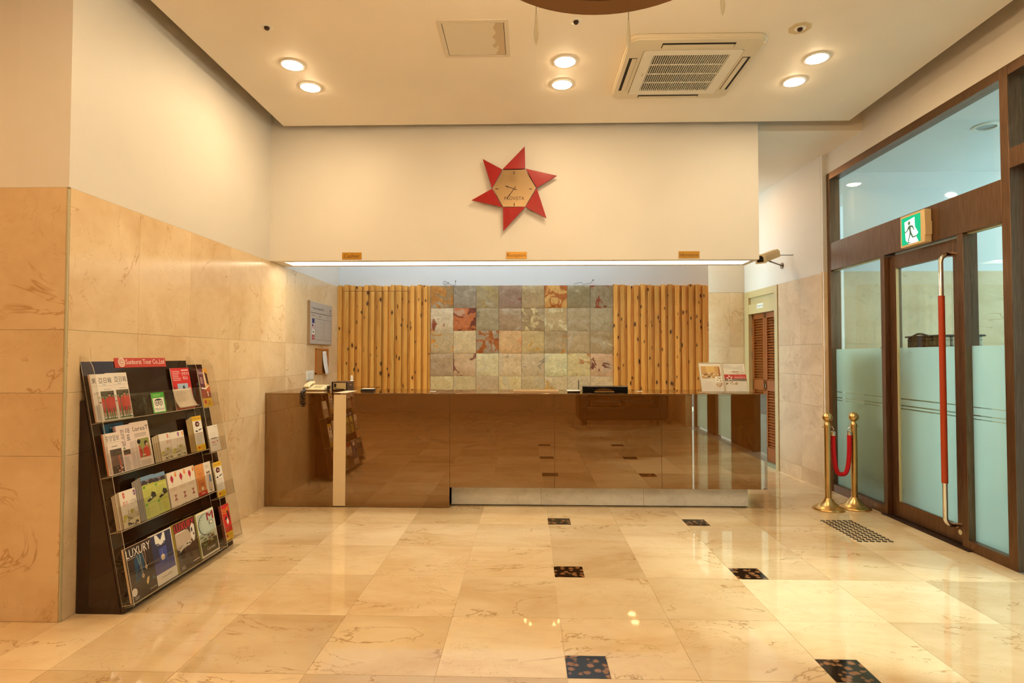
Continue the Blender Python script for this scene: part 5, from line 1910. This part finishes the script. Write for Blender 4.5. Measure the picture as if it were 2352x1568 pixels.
def dra_orange(cv):
    cv.r((226, 150, 76), 0, 0, 1, 1).mess([(240, 206, 150), (236, 186, 120)], 0.0, 0.86, 1, 1, 12, 3, 0.10).r((196, 108, 44), 0.24, 0.70, 0.76, 0.72).lines((206, 120, 60), 0.3, 0.62, 0.8, 0.70, 2, 3).r((206, 122, 60), 0.12, 0.18, 0.86, 0.50).t((120, 60, 30), '어때', 0.34, 0.32, 0.70, 0.40).d((240, 226, 190), 0.54, 0.22, 0.14, 0.05).r((190, 56, 36), 0.0, 0, 1, 0.14).r((240, 206, 180), 0.34, 0.06, 0.72, 0.085)


lit('leaflet', 'orange leaflet with a red foot strip on the third rack shelf', 'leaflet', 0.812, 0.460, 0.110, 0.222, 0.049, 0.003, None, dra_orange)


def dra_couple(cv):
    cv.r((240, 226, 206), 0, 0, 1, 1).lines((160, 140, 120), 0.2, 0.82, 0.8, 0.92, 3, 3, 0.3)
    for (x, c) in ((0.38, (232, 196, 176)), (0.64, (120, 146, 176))):
        cv.p((216, 190, 160), [(x - 0.12, 0.08), (x - 0.10, 0.36), (x + 0.12, 0.36), (x + 0.14, 0.08)])
        cv.p(c, [(x - 0.16, 0.34), (x - 0.12, 0.58), (x + 0.12, 0.58), (x + 0.20, 0.34)]).d((214, 170, 140), x - 0.02, 0.63, 0.085, 0.05).d((40, 28, 24), x - 0.02, 0.665, 0.09, 0.035)
    cv.r((60, 46, 50), 0.40, 0.05, 0.66, 0.08)


lit('leaflet', 'white leaflet with a standing couple at the right end of the third rack shelf', 'leaflet', 0.923, 0.460, 0.092, 0.222, 0.049, 0.003, None, dra_couple)
lit('leaflet', 'yellow and white leaflet in the third pocket of the narrow rack section', 'leaflet', 1.046, 0.396, 0.114, 0.262, 0.048, 0.008, 'leaflets in the narrow rack section', dra_taxi, (226, 196, 120))


# --- bottom shelf
def dra_lux1(cv):
    cv.r((60, 40, 30), 0, 0, 1, 1).p((36, 76, 104), [(0.26, 0.30), (0.30, 0.72), (0.42, 0.80), (0.66, 0.78), (0.62, 0.50), (0.46, 0.36)]).p((24, 50, 74), [(0.30, 0.30), (0.40, 0.60), (0.56, 0.70), (0.50, 0.44)]).p((54, 110, 136), [(0.42, 0.62), (0.50, 0.76), (0.56, 0.74), (0.50, 0.60)])
    cv.t((246, 238, 226), 'LUXURY', 0.06, 0.80, 0.96, 0.955).r((220, 200, 180), 0.06, 0.775, 0.36, 0.782)
    for (x0, y0, x1, y1) in ((0.40, 0.80, 0.52, 0.42), (0.50, 0.86, 0.53, 0.42), (0.60, 0.86, 0.68, 0.54), (0.72, 0.86, 0.69, 0.54)):
        cv.p((206, 176, 140), [(x0, y0), (x0 + 0.012, y0), (x1 + 0.012, y1), (x1, y1)])
    for (x, y) in ((0.69, 0.50), (0.53, 0.37)):
        cv.p((236, 214, 170), [(x, y - 0.05), (x + 0.05, y), (x, y + 0.05), (x - 0.05, y)]).d((120, 90, 60), x, y, 0.018, 0.018)
    cv.p((226, 196, 130), [(0.60, 0.22), (0.66, 0.30), (0.74, 0.31), (0.70, 0.22), (0.64, 0.16)]).p((70, 110, 126), [(0.84, 0.22), (0.90, 0.30), (0.94, 0.20)]).d((240, 230, 216), 0.14, 0.16, 0.10, 0.075).lines((210, 196, 180), 0.12, 0.02, 0.30, 0.08, 2, 3).t((220, 206, 190), 'MAGAZINE', 0.70, 0.05, 0.96, 0.075)


lit('magazine', 'brown magazine with gold necklaces and white title, leftmost on the bottom rack shelf', 'magazine', 0.010, 0.048, 0.232, 0.304, 0.054, 0.012, 'magazines on the bottom rack shelf', dra_lux1, (236, 214, 186))


def dra_mblue(cv):
    cv.r((236, 226, 210), 0, 0, 1, 1).r((56, 56, 86), 0.0, 0.21, 0.96, 0.98).r((84, 82, 140), 0.0, 0.21, 0.96, 0.44).p((70, 84, 160), [(0.34, 0.40), (0.32, 0.68), (0.68, 0.70), (0.66, 0.42)])
    cv.p((244, 238, 226), [(0.22, 0.97), (0.32, 0.97), (0.46, 0.84), (0.60, 0.97), (0.68, 0.97), (0.68, 0.80), (0.58, 0.80), (0.46, 0.74), (0.34, 0.80), (0.22, 0.80)]).t((244, 238, 226), 'LUXURY', 0.28, 0.755, 0.64, 0.79).d((236, 206, 170), 0.46, 0.50, 0.09, 0.06).r((200, 190, 200), 0.455, 0.55, 0.463, 0.66).t((130, 110, 100), 'CHAUMET', 0.24, 0.10, 0.78, 0.14)


lit('magazine', 'blue fashion magazine with a gold medallion, second from the left on the bottom rack shelf', 'magazine', 0.243, 0.048, 0.212, 0.306, 0.046, 0.010, 'magazines on the bottom rack shelf', dra_mblue, (240, 228, 210))


def dra_lux2(cv):
    cv.r((78, 56, 42), 0, 0, 1, 1).p((196, 176, 152), [(0.02, 0.48), (0.02, 0.80), (0.60, 0.80), (0.80, 0.60), (0.60, 0.48), (0.2, 0.40)]).r((92, 34, 30), 0.0, 0.84, 1, 1)
    cv.t((214, 46, 44), 'LUXURY', 0.04, 0.82, 0.95, 0.975).r((236, 226, 210), 0.06, 0.785, 0.50, 0.805)
    cv.p((232, 224, 212), [(0.80, 0.48), (0.72, 0.62), (0.74, 0.80), (0.84, 0.88), (0.94, 0.82), (0.92, 0.60), (0.86, 0.50)]).d((60, 44, 36), 0.80, 0.74, 0.035, 0.05).d((60, 44, 36), 0.86, 0.64, 0.03, 0.03)
    cv.p((226, 218, 206), [(0.16, 0.44), (0.34, 0.52), (0.60, 0.54), (0.74, 0.50), (0.60, 0.45), (0.34, 0.46), (0.12, 0.38)]).d((60, 44, 36), 0.50, 0.51, 0.06, 0.015).d((60, 44, 36), 0.62, 0.50, 0.05, 0.012).p((54, 36, 28), [(0.10, 0.38), (0.34, 0.45), (0.26, 0.22), (0.14, 0.30)])
    cv.lines((216, 196, 170), 0.08, 0.04, 0.30, 0.11, 3, 4).r((226, 210, 190), 0.62, 0.08, 0.96, 0.095)


lit('magazine', 'brown fashion magazine with a silver watch and red title on the bottom rack shelf', 'magazine', 0.466, 0.048, 0.236, 0.310, 0.054, 0.014, 'magazines on the bottom rack shelf', dra_lux2, (216, 196, 90), 3, 0.010)


def dra_cart(cv):
    cv.r((238, 228, 210), 0, 0, 1, 1).r((196, 204, 186), 0.04, 0.04, 0.95, 0.96)
    cv.d((70, 84, 76), 0.42, 0.70, 0.37, 0.24, 28).d((196, 210, 196), 0.46, 0.70, 0.37, 0.23, 28)
    for k in range(9):
        a = math.radians(110 + 15 * k)
        cv.p((50, 66, 54), [(0.46 + 0.36 * math.cos(a), 0.70 + 0.22 * math.sin(a)), (0.46 + 0.36 * math.cos(a + 0.05), 0.70 + 0.22 * math.sin(a + 0.05)), (0.46 + 0.22 * math.cos(a - 0.15), 0.70 + 0.13 * math.sin(a - 0.15))])
    cv.r((76, 62, 36), 0.04, 0.04, 0.95, 0.34).mess([(96, 120, 56), (130, 100, 50), (60, 84, 40), (186, 170, 120), (110, 70, 40)], 0.04, 0.22, 0.95, 0.46, 34, 9, 0.13)
    cv.t((240, 228, 206), 'Cartier', 0.30, 0.12, 0.78, 0.19).t((176, 30, 56), 'M', 0.56, 0.76, 0.92, 0.94).d((60, 56, 50), 0.74, 0.70, 0.11, 0.045).d((236, 228, 212), 0.74, 0.70, 0.085, 0.034)


lit('magazine', 'pale green magazine with red letter M, rightmost on the bottom rack shelf', 'magazine', 0.734, 0.048, 0.222, 0.306, 0.046, 0.012, 'magazines on the bottom rack shelf', dra_cart, (206, 214, 120))


def dra_dance(cv):
    cv.r((206, 36, 26), 0, 0, 1, 1).r((232, 186, 40), 0, 0, 1, 0.22)
    for k in range(3):
        cv.p((232, 190, 50), [(0.12, 0.90 - k * 0.05), (0.5, 0.86 - k * 0.05), (0.9, 0.93 - k * 0.05), (0.9, 0.915 - k * 0.05), (0.5, 0.845 - k * 0.05), (0.12, 0.885 - k * 0.05)])
    cv.p((34, 22, 22), [(0.30, 0.60), (0.52, 0.68), (0.62, 0.58), (0.48, 0.54)]).p((34, 22, 22), [(0.62, 0.82), (0.80, 0.80), (0.90, 0.62), (0.84, 0.48), (0.74, 0.64)]).p((240, 228, 214), [(0.46, 0.56), (0.62, 0.62), (0.72, 0.50), (0.60, 0.42), (0.48, 0.46)]).lines((230, 110, 90), 0.2, 0.28, 0.7, 0.38, 3, 3, 0.3).d((196, 60, 30), 0.24, 0.12, 0.12, 0.045).lines((190, 140, 20), 0.44, 0.05, 0.9, 0.18, 3, 2)


lit('leaflet', 'red and yellow dancer leaflet in the bottom pocket of the narrow rack section', 'leaflet', 1.048, 0.068, 0.112, 0.262, 0.048, 0.016, 'leaflets in the narrow rack section', dra_dance, (206, 110, 90))


# ------------------------------------------------------------------ brochure holders on the counter
def holder(x0, label, draw, dx):
    F = frame((x0, 5.752, CT + 0.004), (1, 0, 0), (dx, 0.120, 0.285))
    t = thing('brochure_holder', label, 'sign holder', group='brochure holders on the counter', mw=F)
    bx('back_plate', ACRYLIC, (0, 0, -0.004, 0.222, 0.316, -0.0015), t, local=True)
    bx('front_plate', ACRYLIC, (0, 0, 0.0025, 0.222, 0.312, 0.0045), t, local=True)
    for e in ((0, 0, 0.003, 0.316), (0.219, 0, 0.222, 0.316), (0, 0.312, 0.222, 0.316)):
        bx('edge', ACRYLIC_EDGE, (e[0], e[1], -0.0045, e[2], e[3], 0.005), t, local=True)
    foot = MB().box(x0, 5.742, CT, x0 + 0.222, 5.880, CT + 0.003).build('foot', ACRYLIC_EDGE, t)
    bx('insert_sheet', ink(244, 236, 222), (0.004, 0.010, -0.001, 0.218, 0.310, 0.0008), t, local=True)
    cv = Cover(0.222, 0.316)
    cv.z = 0.0010
    draw(cv)
    cv.build(t, 'insert_print')
    return t


def dra_menu(cv):
    cv.r((214, 168, 100), 0.08, 0.47, 0.92, 0.88).p((236, 196, 120), [(0.30, 0.88), (0.70, 0.88), (0.68, 0.66), (0.32, 0.66)]).p((176, 110, 56), [(0.86, 0.88), (0.92, 0.80), (0.92, 0.5), (0.84, 0.5)]).mess([(232, 206, 160), (140, 96, 66), (206, 150, 90), (110, 90, 60), (244, 226, 190)], 0.10, 0.47, 0.9, 0.68, 30, 4, 0.15)
    cv.r((244, 236, 222), 0.66, 0.34, 0.97, 0.53).mess([(226, 206, 160), (170, 120, 70), (150, 150, 110), (240, 226, 200)], 0.68, 0.36, 0.95, 0.50, 12, 5, 0.2).mess([(214, 150, 70), (226, 180, 100), (150, 80, 40)], 0.68, 0.17, 0.95, 0.30, 14, 6, 0.2).lines((220, 206, 190), 0.16, 0.14, 0.56, 0.42, 6, 3, 0.2)


def dra_prov(cv):
    cv.p((226, 220, 208), [(0.0, 0.97), (0.3, 0.92), (0.5, 0.84), (0.9, 0.94), (0.9, 0.72), (0.4, 0.78), (0.0, 0.82)])
    cv.mess([(206, 150, 80), (150, 70, 50), (236, 206, 160), (110, 60, 40)], 0.34, 0.62, 0.94, 0.72, 22, 4, 0.14)
    cv.r((206, 60, 54), 0.02, 0.455, 0.99, 0.60).r((176, 158, 140), 0.02, 0.38, 0.99, 0.455)
    for k in range(5):
        a = math.radians(90 + 72 * k)
        cv.p((246, 236, 222), [(0.24 + 0.07 * math.cos(a - 0.6), 0.475 + 0.05 * math.sin(a - 0.6)), (0.24 + 0.16 * math.cos(a + 0.15), 0.475 + 0.11 * math.sin(a + 0.15)), (0.24 + 0.07 * math.cos(a + 0.6), 0.475 + 0.05 * math.sin(a + 0.6))])
    cv.t((246, 230, 216), 'PROVISTA', 0.48, 0.475, 0.94, 0.52)
    cv.mess([(206, 150, 80), (150, 90, 50), (236, 206, 140), (120, 60, 40)], 0.04, 0.265, 0.60, 0.355, 22, 7, 0.14)


holder(1.722, 'clear tabletop holder with a bedroom photo flyer, left of the pair on the counter', dra_menu, 0.0)
holder(1.958, 'clear tabletop holder with a red banded flyer, right of the pair on the counter', dra_prov, 0.0)

# ------------------------------------------------------------------ vestibule: luggage on a trolley, ceiling lamp
tl = thing('luggage_trolley', 'brass luggage trolley behind the frosted sidelight', 'trolley', (3.80, 5.62, 0))
bx('platform', P('trolley_carpet', rgb(70, 66, 50), 0.9), (3.465, 5.10, 0.20, 4.06, 6.12, 0.25), tl, bevel=0.01)
for x in (3.56, 4.02):
    for y in (5.16, 6.06):
        MB().lathe([(0, -0.018), (0.075, -0.018), (0.085, -0.012), (0.085, 0.012), (0.075, 0.018), (0, 0.018)], fn=lambda a, b, c: (x + c, y + a, 0.085 + b), n=18).build('wheel', BLACK, tl)
        MB().tube([(x, y, 0.085), (x, y, 0.20)], 0.012, 8).build('wheel_fork', STEEL, tl)
SUIT = P('suitcase_olive', rgb(150, 148, 116), 0.45)
SUITR = P('suitcase_rib', rgb(192, 190, 158), 0.4)


def suitcase(label, x0, y0, z0, x1, y1, z1, ribs=True):
    t = thing('suitcase', label, 'suitcase', ((x0 + x1) / 2, (y0 + y1) / 2, z0), 'suitcases on the luggage trolley')
    MB().box(x0, y0, z0, x1, y1, z1).build('shell', SUIT, t, bevel=0.035)
    w, h = y1 - y0, z1 - z0
    if ribs:
        for k in range(6):
            yy = y1 - 0.05 - k * w / 8
            zt = z1 - 0.10 - 0.03 * k
            MB().tube([(x0 - 0.003, yy, zt), (x0 - 0.003, yy - 0.015, zt - 0.16 - 0.02 * k), (x0 - 0.003, max(y0 + 0.04, yy - 0.20), zt - 0.21 - 0.02 * k)], 0.007, 6).build('rib', SUITR, t)
        for k in range(5):
            MB().tube([(x0 - 0.003, y1 - 0.16, z0 + 0.06 + 0.06 * k), (x0 - 0.003, (y0 + y1) / 2 - 0.02, z0 + 0.12 + 0.06 * k), (x0 - 0.003, y0 + 0.05, z0 + 0.09 + 0.06 * k)], 0.007, 6).build('rib', SUITR, t)
        MB().tube([(x0 + 0.12, (y0 + y1) / 2 + 0.10, z1 - 0.005), (x0 + 0.12, (y0 + y1) / 2 + 0.08, z1 + 0.03), (x0 + 0.12, (y0 + y1) / 2 - 0.08, z1 + 0.03), (x0 + 0.12, (y0 + y1) / 2 - 0.10, z1 - 0.005)], 0.011, 8).build('carry_handle', P('suit_handle', rgb(110, 92, 66), 0.5), t)
    return t


suitcase('olive ribbed hard suitcase standing upright, seen through the frosted sidelight', 3.475, 5.66, 0.812, 3.74, 6.10, 1.515)
suitcase('lower suitcase lying flat under the upright suitcase on the trolley', 3.475, 5.60, 0.252, 4.04, 6.10, 0.810, False)
suitcase('lower suitcase lying flat under the plaid bag on the trolley', 3.50, 5.12, 0.252, 4.04, 5.585, 1.300, False)
PLAID = P('plaid_cloth', (0.6, 0.56, 0.4), 0.85)
_g = N(PLAID)
_v = _g.objvec(False)
_sx = _g.new('ShaderNodeSeparateXYZ')
_g.link(_v, _sx.inputs[0])
_st = None
for _ax in (0, 1, 2):
    for _fr, _w in ((60.0, 0.55), (130.0, 0.30)):
        _s = _g.math('MULTIPLY', _g.math('GREATER_THAN', _g.math('SINE', _g.math('MULTIPLY', _sx.outputs[_ax], _fr)), 0.72), _w)
        _st = _s if _st is None else _g.math('ADD', _st, _s)
_g.link(_g.mix(_g.math('MINIMUM', _st, 1.0), (0.60, 0.55, 0.38), (0.02, 0.018, 0.02)), _g.b.inputs['Base Color'])
pb = thing('plaid_bag', 'plaid cloth bag with dark trim on the trolley behind the glass door', 'bag', (3.78, 5.36, 1.302))
MB().box(3.60, 5.14, 1.302, 3.98, 5.58, 1.640).build('bag_body', PLAID, pb, bevel=0.02)
MB().tube([(3.595, 5.135, 1.643), (3.985, 5.135, 1.643), (3.985, 5.585, 1.643), (3.595, 5.585, 1.643)], 0.008, 6, closed=True).build('bag_trim', BLACK, pb)
MB().tube([(3.595, 5.52, 1.635), (3.60, 5.42, 1.668), (3.60, 5.36, 1.664), (3.595, 5.24, 1.635)], 0.010, 6).build('bag_handle', BLACK, pb)
bx('bag_strap', P('strap_blue', rgb(70, 80, 110), 0.7), (3.588, 5.36, 1.36, 3.598, 5.41, 1.65), pb)

vl = thing('vestibule_downlight', 'unlit round downlight in the white vestibule ceiling', 'downlight', (4.046, 5.152, 3.49))
MB().lathe([(0.075, 0.0), (0.105, 0.0), (0.105, -0.008), (0.078, -0.014), (0.075, 0.0)], (4.046, 5.152, 3.49), 28).build('ring', WHITE_PLASTIC, vl)
MB().lathe([(0, -0.003), (0.075, -0.003), (0.075, 0.0), (0, 0.0)], (4.046, 5.152, 3.49), 28).build('reflector', P('grey_reflector', (0.35, 0.36, 0.36), 0.3), vl)
wl_ = thing('reflection_oval', 'small white oval lamp on the vestibule wall above the door header', 'lamp', (4.643, 6.42, 3.20))  # no real lamp: added oval standing in for a downlight reflection
MB().lathe([(0, 0), (0.062, 0), (0.066, 0.01), (0.050, 0.026), (0, 0.034)], fn=lambda x, y, z: (4.643 + x, 6.4195 - z, 3.232 + 0.45 * y), n=24).build('oval_glow', emis('reflection_white', (1, 1, 0.97), 1.6), wl_)  # glowing oval added on the wall to imitate a reflected downlight

# ------------------------------------------------------------------ sofa behind the camera (shows in the counter front)
sf_ = thing('black_sofa', 'black leather sofa behind the viewpoint, seen only as a reflection in the counter', 'sofa', (2.05, -1.65, 0))
LEATHER = P('black_leather', (0.02, 0.015, 0.012), 0.35)
bx('sofa_base', LEATHER, (1.15, -2.05, 0.10, 2.95, -1.25, 0.40), sf_, bevel=0.04)
for x in (1.33, 2.06):
    bx('seat_cushion', LEATHER, (x, -1.95, 0.40, x + 0.70, -1.22, 0.54), sf_, bevel=0.05)
bx('backrest', LEATHER, (1.20, -2.25, 0.30, 2.90, -2.00, 0.90), sf_, bevel=0.06)
for x in (1.10, 2.80):
    bx('armrest', LEATHER, (x, -2.10, 0.10, x + 0.20, -1.22, 0.66), sf_, bevel=0.05)
for x in (1.25, 2.80):
    for y in (-2.0, -1.35):
        MB().tube([(x, y, 0), (x, y, 0.11)], 0.025, 10).build('foot', BLACK, sf_)
